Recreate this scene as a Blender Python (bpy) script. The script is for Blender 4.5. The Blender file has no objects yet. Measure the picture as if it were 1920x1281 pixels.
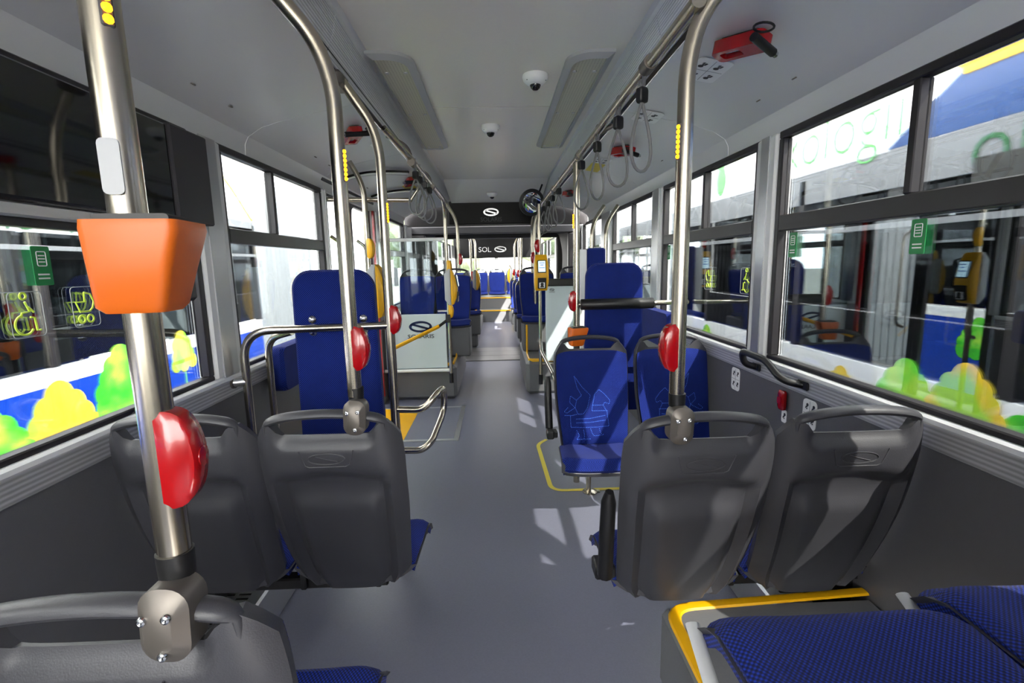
import bpy, math, random
from mathutils import Matrix, Vector
random.seed(4)
S = bpy.context.scene
COL = S.collection
PI = math.pi

# ------------------------------------------------------------------ camera
def cam_setup():
    p, yw, r, f = .15612, .0301, .0206, 922.7
    fwd = Vector((math.sin(yw)*math.cos(p), math.cos(yw)*math.cos(p), -math.sin(p)))
    right = Vector((math.cos(yw), -math.sin(yw), 0)); down = fwd.cross(right)
    r2 = right*math.cos(r)+down*math.sin(r); d2 = -right*math.sin(r)+down*math.cos(r)
    cd = bpy.data.cameras.new('camera'); co = bpy.data.objects.new('camera', cd); COL.objects.link(co)
    m = Matrix((r2, -d2, -fwd)).transposed().to_4x4(); m.translation = (-.03, 0, 1.38)
    co.matrix_world = m
    cd.sensor_width = 36; cd.lens = 36*f/1920; cd.clip_start = .02; cd.clip_end = 300
    S.camera = co
cam_setup()

# ------------------------------------------------------------------ daylight
W = bpy.data.worlds.new('sky'); S.world = W; W.use_nodes = True
wn = W.node_tree.nodes; bg = wn['Background']
bg.inputs[0].default_value = (1, .985, .955, 1); bg.inputs[1].default_value = 3.9
sd = bpy.data.lights.new('sun', 'SUN'); sd.energy = 6.5; sd.angle = math.radians(.6); sd.color = (1, .95, .86)
so = bpy.data.objects.new('sun', sd); COL.objects.link(so); so.location = (6, -8, 12)
so.rotation_euler = Vector((-.40, .62, -.70)).to_track_quat('-Z', 'Y').to_euler()
vs = S.view_settings; vs.view_transform = 'Standard'; vs.look = 'None'; vs.exposure = 2.25; vs.gamma = 1
vs.use_curve_mapping = False

# ------------------------------------------------------------------ materials
def srgb(r, g, b):
    return tuple(((c/255)/12.92 if c/255 <= .04045 else ((c/255+.055)/1.055)**2.4) for c in (r, g, b))+(1,)
MATS = {}
def mat(name, col, rough=.5, metal=0., spec=.5, noise=None, bump=None, emit=None, coat=0):
    m = bpy.data.materials.new(name); m.use_nodes = True; n = m.node_tree.nodes; l = m.node_tree.links
    b = n['Principled BSDF']; c = srgb(*col) if max(col) > 1 else tuple(col)+(1,)
    b.inputs['Base Color'].default_value = c; b.inputs['Roughness'].default_value = rough; b.inputs['Metallic'].default_value = metal
    b.inputs['Specular IOR Level'].default_value = spec; b.inputs['Coat Weight'].default_value = coat
    if emit: b.inputs['Emission Color'].default_value = c; b.inputs['Emission Strength'].default_value = emit
    if noise or bump:
        tc = n.new('ShaderNodeTexCoord')
    if noise:
        sc, amt = noise; t = n.new('ShaderNodeTexNoise'); t.inputs['Scale'].default_value = sc; t.inputs['Detail'].default_value = 5
        l.new(tc.outputs['Object'], t.inputs['Vector'])
        mx = n.new('ShaderNodeMix'); mx.data_type = 'RGBA'
        mx.inputs[6].default_value = tuple(x*(1-amt) for x in c[:3])+(1,); mx.inputs[7].default_value = tuple(min(1, x*(1+amt)) for x in c[:3])+(1,)
        l.new(t.outputs['Fac'], mx.inputs[0]); l.new(mx.outputs[2], b.inputs['Base Color'])
    if bump:
        sc, st = bump; t = n.new('ShaderNodeTexNoise'); t.inputs['Scale'].default_value = sc; t.inputs['Detail'].default_value = 3
        l.new(tc.outputs['Object'], t.inputs['Vector']); bp = n.new('ShaderNodeBump'); bp.inputs['Strength'].default_value = st; bp.inputs['Distance'].default_value = .002
        l.new(t.outputs['Fac'], bp.inputs['Height']); l.new(bp.outputs[0], b.inputs['Normal'])
    MATS[name] = m
    return m
def fabric(name, dark, light, scale):
    m = mat(name, dark, .85, spec=.25); n = m.node_tree.nodes; l = m.node_tree.links; b = n['Principled BSDF']
    tc = n.new('ShaderNodeTexCoord'); mp = n.new('ShaderNodeMapping')
    mp.inputs['Rotation'].default_value = (0, 0, 0); l.new(tc.outputs['UV'], mp.inputs[0])
    sp = n.new('ShaderNodeSeparateXYZ'); l.new(mp.outputs[0], sp.inputs[0])
    def mth(op, a, bb=None):
        q = n.new('ShaderNodeMath'); q.operation = op
        for i, x in enumerate((a, bb)):
            if x is None: continue
            if isinstance(x, (int, float)): q.inputs[i].default_value = x
            else: l.new(x, q.inputs[i])
        return q.outputs[0]
    u = mth('MULTIPLY', sp.outputs[0], scale); v = mth('MULTIPLY', sp.outputs[1], scale)
    h = mth('MULTIPLY', mth('SINE', u), mth('SINE', v)); h = mth('ADD', mth('MULTIPLY', h, .5), .5); h2 = mth('POWER', h, 2.2)
    nz = n.new('ShaderNodeTexNoise'); nz.inputs['Scale'].default_value = 9; l.new(tc.outputs['Object'], nz.inputs['Vector'])
    mx = n.new('ShaderNodeMix'); mx.data_type = 'RGBA'; mx.inputs[6].default_value = srgb(*dark); mx.inputs[7].default_value = srgb(*light)
    l.new(mth('MULTIPLY', h2, mth('ADD', mth('MULTIPLY', nz.outputs['Fac'], .6), .7)), mx.inputs[0]); l.new(mx.outputs[2], b.inputs['Base Color'])
    bp = n.new('ShaderNodeBump'); bp.inputs['Strength'].default_value = .5; bp.inputs['Distance'].default_value = .002
    l.new(h, bp.inputs['Height']); l.new(bp.outputs[0], b.inputs['Normal']); b.inputs['Sheen Weight'].default_value = .06
    return m
def glass(name, tint, gloss=.12, rough=.0):
    m = bpy.data.materials.new(name); m.use_nodes = True; n = m.node_tree.nodes; l = m.node_tree.links
    for x in list(n):
        if x.type == 'BSDF_PRINCIPLED': n.remove(x)
    out = [x for x in n if x.type == 'OUTPUT_MATERIAL'][0]
    t = n.new('ShaderNodeBsdfTransparent'); t.inputs[0].default_value = tuple(tint)+(1,)
    g = n.new('ShaderNodeBsdfGlossy'); g.inputs['Roughness'].default_value = rough; g.inputs[0].default_value = (.9, .95, 1, 1)
    f = n.new('ShaderNodeFresnel'); f.inputs[0].default_value = 1.5
    k = n.new('ShaderNodeMath'); k.operation = 'MULTIPLY'; k.inputs[1].default_value = gloss*8; k.use_clamp = True; l.new(f.outputs[0], k.inputs[0])
    mx = n.new('ShaderNodeMixShader'); l.new(k.outputs[0], mx.inputs[0]); l.new(t.outputs[0], mx.inputs[1]); l.new(g.outputs[0], mx.inputs[2]); l.new(mx.outputs[0], out.inputs[0])
    MATS[name] = m
    return m
def stripes(name, a, b_, axis, freq, rough=.4, metal=0., bump=.4, kind='SIN'):
    m = mat(name, a, rough, metal); n = m.node_tree.nodes; l = m.node_tree.links; b = n['Principled BSDF']
    tc = n.new('ShaderNodeTexCoord'); w = n.new('ShaderNodeTexWave'); w.wave_profile = kind; w.bands_direction = axis; w.inputs['Scale'].default_value = freq
    l.new(tc.outputs['Object'], w.inputs[0]); mx = n.new('ShaderNodeMix'); mx.data_type = 'RGBA'
    mx.inputs[6].default_value = srgb(*a); mx.inputs[7].default_value = srgb(*b_); l.new(w.outputs['Fac'], mx.inputs[0]); l.new(mx.outputs[2], b.inputs['Base Color'])
    if bump:
        bp = n.new('ShaderNodeBump'); bp.inputs['Strength'].default_value = bump; bp.inputs['Distance'].default_value = .003; l.new(w.outputs['Fac'], bp.inputs['Height']); l.new(bp.outputs[0], b.inputs['Normal'])
    return m
def dots(name, a, b_, scale, th=.35, rough=.5):
    m = mat(name, a, rough); n = m.node_tree.nodes; l = m.node_tree.links; b = n['Principled BSDF']
    tc = n.new('ShaderNodeTexCoord'); v = n.new('ShaderNodeTexVoronoi'); v.inputs['Scale'].default_value = scale; v.inputs['Randomness'].default_value = 0
    l.new(tc.outputs['Object'], v.inputs['Vector']); c = n.new('ShaderNodeMath'); c.operation = 'LESS_THAN'; c.inputs[1].default_value = th
    l.new(v.outputs['Distance'], c.inputs[0]); mx = n.new('ShaderNodeMix'); mx.data_type = 'RGBA'
    mx.inputs[6].default_value = srgb(*a); mx.inputs[7].default_value = srgb(*b_); l.new(c.outputs[0], mx.inputs[0]); l.new(mx.outputs[2], b.inputs['Base Color'])
    return m
def blotch(name, a, b_, c_, scale=5):
    m = mat(name, a, .35); n = m.node_tree.nodes; l = m.node_tree.links; b = n['Principled BSDF']
    tc = n.new('ShaderNodeTexCoord'); t = n.new('ShaderNodeTexNoise'); t.inputs['Scale'].default_value = scale; l.new(tc.outputs['Object'], t.inputs['Vector'])
    r = n.new('ShaderNodeValToRGB'); r.color_ramp.elements[0].position = .4; r.color_ramp.elements[0].color = srgb(*a)
    r.color_ramp.elements[1].position = .62; r.color_ramp.elements[1].color = srgb(*c_); e = r.color_ramp.elements.new(.52); e.color = srgb(*b_)
    l.new(t.outputs['Fac'], r.inputs[0]); l.new(r.outputs[0], b.inputs['Base Color'])
    return m
mat('floor', (109, 111, 127), .33, noise=(160, .12), bump=(220, .15))
mat('wall', (96, 96, 99), .45, noise=(40, .05), bump=(300, .12))
mat('cove', (214, 215, 216), .30, .08)
mat('ceil', (236, 233, 224), .27, 0., noise=(60, .02))
mat('pedestal', (98, 99, 102), .42, noise=(120, .08), bump=(260, .15))
mat('yellow', (226, 168, 8), .4)
mat('yellowline', (214, 196, 70), .5)
mat('steel', (186, 178, 162), .24, 1., noise=(30, .04))
mat('alu', (196, 197, 200), .34, .85)
stripes('alurib', (158, 158, 160), (196, 196, 199), 'Z', 24, .4, .3, .25)
stripes('diffuser', (185, 185, 188), (228, 229, 232), 'Z', 34, .3, .15, .5)
mat('white', (236, 237, 238), .4)
mat('whitepaint', (240, 241, 243), .3)
mat('black', (16, 16, 18), .45)
mat('blackgloss', (10, 10, 13), .05, spec=.8)
mat('frame', (32, 29, 32), .4)
mat('plastic', (58, 58, 63), .42, noise=(30, .03), bump=(420, .15))
mat('plasticdark', (50, 48, 52), .5)
mat('clamp', (112, 106, 100), .42, .6)
mat('red', (160, 6, 12), .22, coat=.4)
mat('orange', (208, 98, 16), .4)
mat('amber', (255, 150, 8), .3, emit=3)
mat('grey', (170, 172, 174), .4)
mat('pillar', (222, 222, 222), .35)
mat('header', (7, 7, 9), .45, spec=.2)
mat('midgrey', (120, 122, 126), .45)
mat('darkgrey', (62, 62, 66), .5)
mat('bolt', (200, 202, 204), .2, 1.)
mat('frost', (203, 216, 220), .35)
mat('lime', (206, 232, 70), .4)
mat('green', (18, 130, 66), .4)
mat('textgreen', (96, 178, 96), .5)
mat('textreflected', (30, 92, 50), .5)
mat('livery', (20, 62, 170), .22)
mat('liveryroof', (30, 66, 122), .35)
mat('skyblue', (60, 110, 200), .4)
mat('mirror', (235, 238, 240), .02, 1.)
mat('screen', (176, 205, 215), .3, emit=.35)
mat('asphalt', (118, 116, 112), .9, noise=(30, .2))
mat('bellow', (128, 132, 136), .6)
mat('belldark', (26, 24, 27), .55)
mat('foliage', (120, 134, 104), .9, noise=(3, .3))
mat('strap', (112, 112, 112), .5)
mat('ink', (28, 30, 40), .5)
mat('inkblue', (12, 34, 74), .3)
mat('stitch', (72, 122, 232), .7)
blotch('tree', (110, 200, 40), (150, 222, 60), (236, 216, 60), 4)
blotch('treegreen', (60, 190, 40), (110, 214, 60), (170, 224, 70), 4)
blotch('treeyellow', (240, 214, 60), (236, 196, 50), (160, 214, 60), 3)
fabric('fabric', (3, 11, 56), (18, 55, 172), 700)
mat('fabricedge', (8, 28, 100), .85)
stripes('tread', (120, 120, 124), (200, 200, 202), 'Y', 9, .3, .7, .5)
dots('perf', (196, 193, 176), (92, 90, 82), 70, .33)
dots('leddots', (36, 36, 34), (225, 222, 160), 22, .30)
glass('pane', (.90, .91, .90), .09)
glass('tinted', (.26, .28, .28), .13)
glass('clear', (.88, .93, .92), .10)

# ------------------------------------------------------------------ mesh builder
class MB:
    def __init__(s): s.v = []; s.f = []; s.uv = {}
    def add(s, vs, fs, M=None):
        o = len(s.v)
        s.v += [tuple(M @ Vector(p)) if M else tuple(p) for p in vs]
        s.f += [tuple(i+o for i in f) for f in fs]
        return s
    def box(s, x0, x1, y0, y1, z0, z1, M=None):
        v = [(x, y, z) for x in (x0, x1) for y in (y0, y1) for z in (z0, z1)]
        return s.add(v, [(0, 1, 3, 2), (4, 6, 7, 5), (0, 4, 5, 1), (2, 3, 7, 6), (0, 2, 6, 4), (1, 5, 7, 3)], M)
    def rbox(s, x0, x1, y0, y1, z0, z1, b=.004, M=None):
        # chamfered box: three crossing octagon rings
        v = []; idx = {}
        X, Y, Z = (x0, x1), (y0, y1), (z0, z1); sg = (1, -1)
        for i in (0, 1):
            for j in (0, 1):
                for k in (0, 1):
                    a, c, d = X[i], Y[j], Z[k]; e, g, h = sg[i]*b, sg[j]*b, sg[k]*b
                    idx[i, j, k, 0] = len(v); v.append((a, c+g, d+h)); idx[i, j, k, 1] = len(v); v.append((a+e, c, d+h)); idx[i, j, k, 2] = len(v); v.append((a+e, c+g, d))
        f = []
        for i in (0, 1): f.append([idx[i, j, k, 0] for j, k in ((0, 0), (1, 0), (1, 1), (0, 1))])
        for j in (0, 1): f.append([idx[i, j, k, 1] for i, k in ((0, 0), (1, 0), (1, 1), (0, 1))])
        for k in (0, 1): f.append([idx[i, j, k, 2] for i, j in ((0, 0), (1, 0), (1, 1), (0, 1))])
        for i in (0, 1):
            for j in (0, 1): f.append([idx[i, j, 0, 0], idx[i, j, 1, 0], idx[i, j, 1, 1], idx[i, j, 0, 1]])
            for k in (0, 1): f.append([idx[i, 0, k, 0], idx[i, 1, k, 0], idx[i, 1, k, 2], idx[i, 0, k, 2]])
        for j in (0, 1):
            for k in (0, 1): f.append([idx[0, j, k, 1], idx[1, j, k, 1], idx[1, j, k, 2], idx[0, j, k, 2]])
        for i in (0, 1):
            for j in (0, 1):
                for k in (0, 1): f.append([idx[i, j, k, q] for q in (0, 1, 2)])
        return s.add(v, f, M)
    def loft(s, rings, cap=True, M=None, closed=True):
        n = len(rings[0]); v = [p for r in rings for p in r]; f = []
        for i in range(len(rings)-1):
            for j in range(n if closed else n-1):
                k = (j+1) % n; f.append((i*n+j, i*n+k, (i+1)*n+k, (i+1)*n+j))
        if cap: f.append(tuple(reversed(range(n)))); f.append(tuple((len(rings)-1)*n+j for j in range(n)))
        return s.add(v, f, M)
    def tube(s, pts, r, seg=12, cap=True, flat=1., closed=False, M=None):
        P = [Vector(p) for p in pts]; rings = []; n = len(P); prev = None
        for i, p in enumerate(P):
            if closed: t = (P[(i+1) % n]-P[i-1]).normalized()
            else: t = (P[min(i+1, n-1)]-P[max(i-1, 0)]).normalized()
            if prev is None:
                a = Vector((0, 0, 1)) if abs(t.z) < .9 else Vector((1, 0, 0)); u = t.cross(a).normalized()
            else: u = (prev-t*prev.dot(t)).normalized()
            prev = u; w = t.cross(u); rr = r[i] if isinstance(r, (list, tuple)) else r
            rings.append([tuple(p+u*(math.cos(2*PI*k/seg)*rr)+w*(math.sin(2*PI*k/seg)*rr*flat)) for k in range(seg)])
        if closed: rings.append(rings[0])
        return s.loft(rings, cap and not closed, M)
    def cyl(s, a, b, r, seg=16): return s.tube([a, b], r, seg)
    def lathe(s, prof, seg=24, M=None):
        rings = [[(r*math.cos(2*PI*k/seg), r*math.sin(2*PI*k/seg), z) for k in range(seg)] for r, z in prof]
        return s.loft(rings, True, M)
    def prism(s, out, t, M=None, ch=0.):
        # outline in XZ, thickness t along +Y, optional chamfer
        n = len(out); cx = sum(p[0] for p in out)/n; cz = sum(p[1] for p in out)/n
        def sh(k): return [(cx+(x-cx)*(1-k), cz+(z-cz)*(1-k)) for x, z in out]
        w = max(max(p[0] for p in out)-min(p[0] for p in out), 1e-6); k = ch*2/w
        lay = [(sh(k), 0), (out, ch), (out, t-ch), (sh(k), t)] if ch else [(out, 0), (out, t)]
        return s.loft([[(x, y, z) for x, z in o] for o, y in lay], True, M)
    def grid(s, P, closed=False):
        # P[i][j] points; front grid only
        n = len(P); m = len(P[0]); return s.add([p for r in P for p in r], [(i*m+j, i*m+j+1, (i+1)*m+j+1, (i+1)*m+j) for i in range(n-1) for j in range(m-1)])
    def slab(s, A, B):
        # closed solid between two equal grids
        n = len(A); m = len(A[0]); o = n*m
        v = [p for r in A for p in r]+[p for r in B for p in r]
        f = [(i*m+j, i*m+j+1, (i+1)*m+j+1, (i+1)*m+j) for i in range(n-1) for j in range(m-1)]
        f += [(o+i*m+j, o+(i+1)*m+j, o+(i+1)*m+j+1, o+i*m+j+1) for i in range(n-1) for j in range(m-1)]
        bd = [(0, j) for j in range(m)]+[(i, m-1) for i in range(1, n)]+[(n-1, j) for j in range(m-2, -1, -1)]+[(i, 0) for i in range(n-2, 0, -1)]
        for q in range(len(bd)):
            a = bd[q]; b = bd[(q+1) % len(bd)]; ia = a[0]*m+a[1]; ib = b[0]*m+b[1]; f.append((ib, ia, o+ia, o+ib))
        return s.add(v, f)
def rrect(w, h, r, n=5, cx=0, cz=0):
    o = []
    for qx, qz, a0 in ((1, 1, 0), (-1, 1, 90), (-1, -1, 180), (1, -1, 270)):
        for i in range(n+1):
            a = math.radians(a0+90*i/n); o.append((cx+qx*(w/2-r)+r*math.cos(a), cz+qz*(h/2-r)+r*math.sin(a)))
    return o
def arc(pts, n=6, rad=.05):
    # round the corners of a polyline
    P = [Vector(p) for p in pts]; o = [P[0]]
    for i in range(1, len(P)-1):
        a, b, c = P[i-1], P[i], P[i+1]; r = min(rad, (a-b).length*.49, (c-b).length*.49)
        p = b+(a-b).normalized()*r; q = b+(c-b).normalized()*r
        for k in range(n+1):
            t = k/n; o.append(p*(1-t)**2+b*2*t*(1-t)+q*t*t)
    return o+[P[-1]]
FRAME = {}
def mesh_obj(name, mb, m, smooth, inv=None):
    me = bpy.data.meshes.new(name)
    me.from_pydata([tuple(inv @ Vector(p)) for p in mb.v] if inv else mb.v, [], mb.f); me.update()
    import bmesh
    bm = bmesh.new(); bm.from_mesh(me); bmesh.ops.recalc_face_normals(bm, faces=bm.faces)
    uv = bm.loops.layers.uv.new('uv')
    for f in bm.faces:
        n = f.normal; ax = max(range(3), key=lambda i: abs(n[i]))
        for lp in f.loops:
            c = lp.vert.co
            lp[uv].uv = ((c.y, c.z), (c.x, c.z), (c.x, c.y))[ax]
    bm.to_mesh(me); bm.free()
    if smooth:
        me.polygons.foreach_set('use_smooth', [True]*len(me.polygons)); 
        try: me.set_sharp_from_angle(angle=math.radians(smooth if smooth > 1 else 38))
        except Exception: pass
    me.materials.append(MATS[m]); o = bpy.data.objects.new(name, me); COL.objects.link(o)
    return o
def tag(o, label=None, cat=None, group=None, kind=None):
    if label: o['label'] = label
    if cat: o['category'] = cat
    if group: o['group'] = group
    if kind: o['kind'] = kind
    return o
def thing(name, label, cat, loc=(0, 0, 0), rz=0., group=None):
    o = bpy.data.objects.new(name, None); COL.objects.link(o); o.empty_display_size = .05; o.location = loc; o.rotation_euler = (0, 0, rz)
    FRAME[o.name] = Matrix.Translation(loc) @ Matrix.Rotation(rz, 4, 'Z')
    return tag(o, label, cat, group)
def part(name, mb, m, parent, smooth=True, world=False, label=None, kind=None):
    # geometry is given in the parent thing's own frame, or in the room's frame with world=True
    inv = None
    if world:
        q = parent
        while q.name not in FRAME: q = q.parent
        inv = FRAME[q.name].inverted()
    o = mesh_obj(name, mb, m, smooth, inv); o.parent = parent
    if label: o['label'] = label
    if kind: o['kind'] = kind
    return o
def solo(name, mb, m, label=None, cat=None, group=None, kind=None, smooth=True):
    n = len(mb.v); c = Vector((sum(p[0] for p in mb.v)/n, sum(p[1] for p in mb.v)/n, min(p[2] for p in mb.v)))
    o = mesh_obj(name, mb, m, smooth, Matrix.Translation(-c)); o.location = c; FRAME[o.name] = Matrix.Translation(c)
    return tag(o, label, cat, group, kind)
def struct(name, mb, m, smooth=False): return solo(name, mb, m, kind='structure', smooth=smooth)
def copy_tree(o, loc=None, rz=None, label=None, parent=None, group=None):
    c = o.copy(); COL.objects.link(c); c.parent = parent
    if loc is not None: c.location = loc
    if rz is not None: c.rotation_euler = (0, 0, rz)
    if parent is None: FRAME[c.name] = Matrix.Translation(c.location) @ Matrix.Rotation(c.rotation_euler[2], 4, 'Z')
    if label: c['label'] = label
    if group: c['group'] = group
    for ch in list(o.children): copy_tree(ch, parent=c)
    return c
def text_mb(txt, size, M, depth=.001, shear=0, flip=False, thin=0.):
    cu = bpy.data.curves.new('t', 'FONT'); cu.body = txt; cu.size = size; cu.extrude = depth; cu.align_x = 'CENTER'; cu.align_y = 'CENTER'; cu.offset = thin; cu.resolution_u = 3
    ob = bpy.data.objects.new('t', cu); COL.objects.link(ob); dg = bpy.context.evaluated_depsgraph_get()
    me = bpy.data.meshes.new_from_object(ob.evaluated_get(dg)); mb = MB(); fx = -1 if flip else 1
    mb.add([(v.co.x*fx, v.co.z, v.co.y) for v in me.vertices], [tuple(p.vertices) for p in me.polygons], M)
    bpy.data.objects.remove(ob); bpy.data.curves.remove(cu); bpy.data.meshes.remove(me)
    return mb
def T(x=0, y=0, z=0, rz=0., rx=0., ry=0.): return Matrix.Translation((x, y, z)) @ Matrix.Rotation(rz, 4, 'Z') @ Matrix.Rotation(ry, 4, 'Y') @ Matrix.Rotation(rx, 4, 'X')
def logo_mb(mb, M, w, h, t=.002):
    # oval emblem: two crescents joined by a slanted bar
    def cres(a0, a1, flip):
        o = []; n = 14
        for i in range(n+1):
            a = math.radians(a0+(a1-a0)*i/n); o.append((math.cos(a)*w/2, math.sin(a)*h/2))
        for i in range(n, -1, -1):
            a = math.radians(a0+(a1-a0)*i/n); k = .80-.10*math.sin(PI*i/n); o.append((math.cos(a)*w/2*k, math.sin(a)*h/2*(k-.08)))
        return [(-x, -z) for x, z in o] if flip else o
    for fl in (0, 1):
        o = cres(12, 196, fl); n = len(o)//2
        for i in range(n-1):
            q = [o[i], o[i+1], o[-2-i], o[-1-i]]; mb.prism(q, t, M)
        b = [(-.42*w, .16*h), (-.30*w, .27*h), (.44*w, -.16*h), (.30*w, -.27*h)]
    mb.prism(b, t, M)
    return mb
# ------------------------------------------------------------------ the vehicle's shell
XW = 1.185
def sthing(name, label=None):
    o = thing(name, label, None); o['kind'] = 'structure'; return o
fl = MB(); fl.box(-1.24, 1.24, -2.6, 7.0, -.06, 0); struct('floor', fl, 'floor')
fl = MB(); fl.box(-1.24, 1.24, 8.15, 14.3, -.06, 0); struct('floor_rear', fl, 'floor')
# turntable plates between the two halves
tt = sthing('floor_turntable', 'ribbed metal turntable plates in the floor of the joint')
for a, b, m in ((7.0, 7.06, 'black'), (7.06, 7.42, 'tread'), (7.43, 7.78, 'tread'), (7.79, 8.15, 'tread')):
    q = MB(); q.rbox(-.95, .95, a, b, -.05, .004, .002); part('tread_plate', q, m, tt, False)
for s, nm in ((-1, 'left'), (1, 'right')):
    segs = [(-2.6, 6.9), (8.2, 14.2)] if s > 0 else [(-2.6, 3.45), (4.86, 6.9), (8.2, 14.2)]
    w = sthing('wall_'+nm, 'grey lower side wall')
    for a, b in segs:
        q = MB(); q.box(min(s*XW, s*1.24), max(s*XW, s*1.24), a, b, 0, .93); part('wall_panel', q, 'wall', w, False)
        q = MB(); q.rbox(min(s*1.172, s*XW), max(s*1.172, s*XW), a, b, .845, .915, .003); part('ribbed_strip', q, 'alurib', w, False)
        q = MB(); q.rbox(min(s*1.160, s*1.24), max(s*1.160, s*1.24), a, b, .913, .940, .007); part('sill_strip', q, 'white', w, False)
    # coving with open joints between its panels
    c = sthing('trim_1' if s < 0 else 'trim_2', 'curved satin grey coving above the windows')
    prof = [(1.24, 1.90), (1.185, 1.90), (1.183, 1.955), (1.165, 1.99), (1.10, 2.03), (1.0, 2.060), (.85, 2.092), (.72, 2.116), (.648, 2.13)]
    back = [(x+.012, z+.02) for x, z in prof]
    cuts = [-2.6, -.6, 1.02, 2.62, 4.15, 5.4, 6.5] if s > 0 else [-2.6, -.6, .72, 2.45, 3.5, 4.9, 6.5]
    for a, b in zip(cuts, cuts[1:]):
        A = [[(s*x, y, z) for x, z in prof] for y in (a+.002, b-.002)]; B = [[(s*x, y, z) for x, z in back] for y in (a+.002, b-.002)]
        q = MB(); q.slab(A, B); part('coving_panel', q, 'cove', c, 30)
    for i, y in enumerate([.6, .98, 1.9, 2.15, 3.1, 3.35, 4.3]):
        q = MB(); q.lathe([(.0, 0), (.011, 0), (.011, .003), (.008, .005), (0, .005)], 12, T(s*1.085, y, 2.036, ry=s*PI+(-s)*.5)); part('screw', q, 'clamp', c)
    q = MB(); A = [[(s*.655, y, 2.145), (s*.615, y, 2.165)] for y in (-2.6, 6.5)]; B = [[(s*.665, y, 2.17), (s*.625, y, 2.19)] for y in (-2.6, 6.5)]; q.slab(A, B); part('slot', q, 'black', c, False)
    # ribbed light strip
    d = sthing('trim_3' if s < 0 else 'trim_4', 'ribbed light diffuser beside the ceiling')
    for a, b in zip([-2.6, .2, 1.95, 3.7, 5.2], [.2, 1.95, 3.7, 5.2, 6.5]):
        pr = [(.628, 2.146), (.612, 2.175), (.598, 2.21), (.588, 2.25), (.583, 2.28)]
        A = [[(s*x, y, z) for x, z in pr] for y in (a+.003, b-.003)]; B = [[(s*(x+.02), y, z+.012) for x, z in pr] for y in (a+.003, b-.003)]
        q = MB(); q.slab(A, B); part('diffuser_panel', q, 'diffuser', d, 30)
    q = MB(); pr = [(.585, 2.278), (.578, 2.292), (.562, 2.301), (.54, 2.303)]
    A = [[(s*x, y, z) for x, z in pr] for y in (-2.6, 6.5)]; B = [[(s*(x+.01), y, z+.02) for x, z in pr] for y in (-2.6, 6.5)]; q.slab(A, B); part('edge_moulding', q, 'cove', d, 30)
ce = sthing('ceiling', 'satin grey ceiling panels')
for a, b in ((-2.6, 3.086), (3.098, 5.566)):
    q = MB(); q.box(-.56, .56, a, b, 2.30, 2.32); part('ceiling_panel', q, 'ceil', ce, False)
q = MB(); q.slab([[(-.575, 5.576, 2.30), (.575, 5.576, 2.30)], [(-.575, 6.55, 2.17), (.575, 6.55, 2.17)]], [[(-.575, 5.576, 2.32), (.575, 5.576, 2.32)], [(-.575, 6.55, 2.2), (.575, 6.55, 2.2)]]); part('ceiling_panel', q, 'ceil', ce, False)
q = MB(); q.box(-.8, .8, -2.6, 6.6, 2.34, 2.36); part('roof_liner', q, 'black', ce, False)
q = MB(); q.box(-1.27, 1.27, -2.6, 6.7, 2.40, 2.46); part('roof_skin', q, 'whitepaint', ce, False)
q = MB(); q.box(-1.27, 1.27, 8.15, 14.3, 2.36, 2.42); part('roof_skin', q, 'ceil', ce, False)
q = MB(); q.box(-1.2, 1.2, 7.0, 8.2, 1.98, 2.04); part('joint_lining', q, 'belldark', ce, False)
# end wall behind the camera
q = MB(); q.box(-1.24, 1.24, -2.66, -2.6, 0, 1.0); struct('wall_front', q, 'darkgrey')
ws = sthing('window_31', 'windscreen out of view at the front end, added to light the ceiling')
q = MB(); q.box(-1.2, 1.2, -2.64, -2.63, 1.0, 2.36); part('pane', q, 'pane', ws, False)  # unseen, put in so daylight from behind reaches the ceiling

# pillars
n = [4]
def pillar(s, y0, y1, z0=.938, z1=1.90, m='alu'):
    n[0] += 1; t = sthing('trim_%d' % n[0], 'pale metal window pillar')
    q = MB(); q.rbox(min(s*1.163, s*1.24), max(s*1.163, s*1.24), y0, y1, z0, z1, .008); part('pillar_cover', q, 'pillar', t, False)
    q = MB(); q.box(min(s*1.158, s*1.163), max(s*1.158, s*1.163), y0+.045, y1-.045, z0, z1); part('pillar_rail', q, m, t, False)
for s, L in ((1, [(-.95, -.72), (.62, .77), (2.135, 2.29), (3.585, 3.80), (5.12, 5.6), (6.85, 7.0), (8.2, 8.4), (9.8, 10), (11.4, 11.6), (13, 14.2)]),
             (-1, [(-.95, -.72), (.50, .65), (1.985, 2.185), (3.425, 3.50), (4.84, 5.08), (6.4, 7.0), (8.2, 8.4), (9.8, 10), (11.4, 11.6), (13, 14.2)])):
    for a, b in L: pillar(s, a, b)
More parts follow.
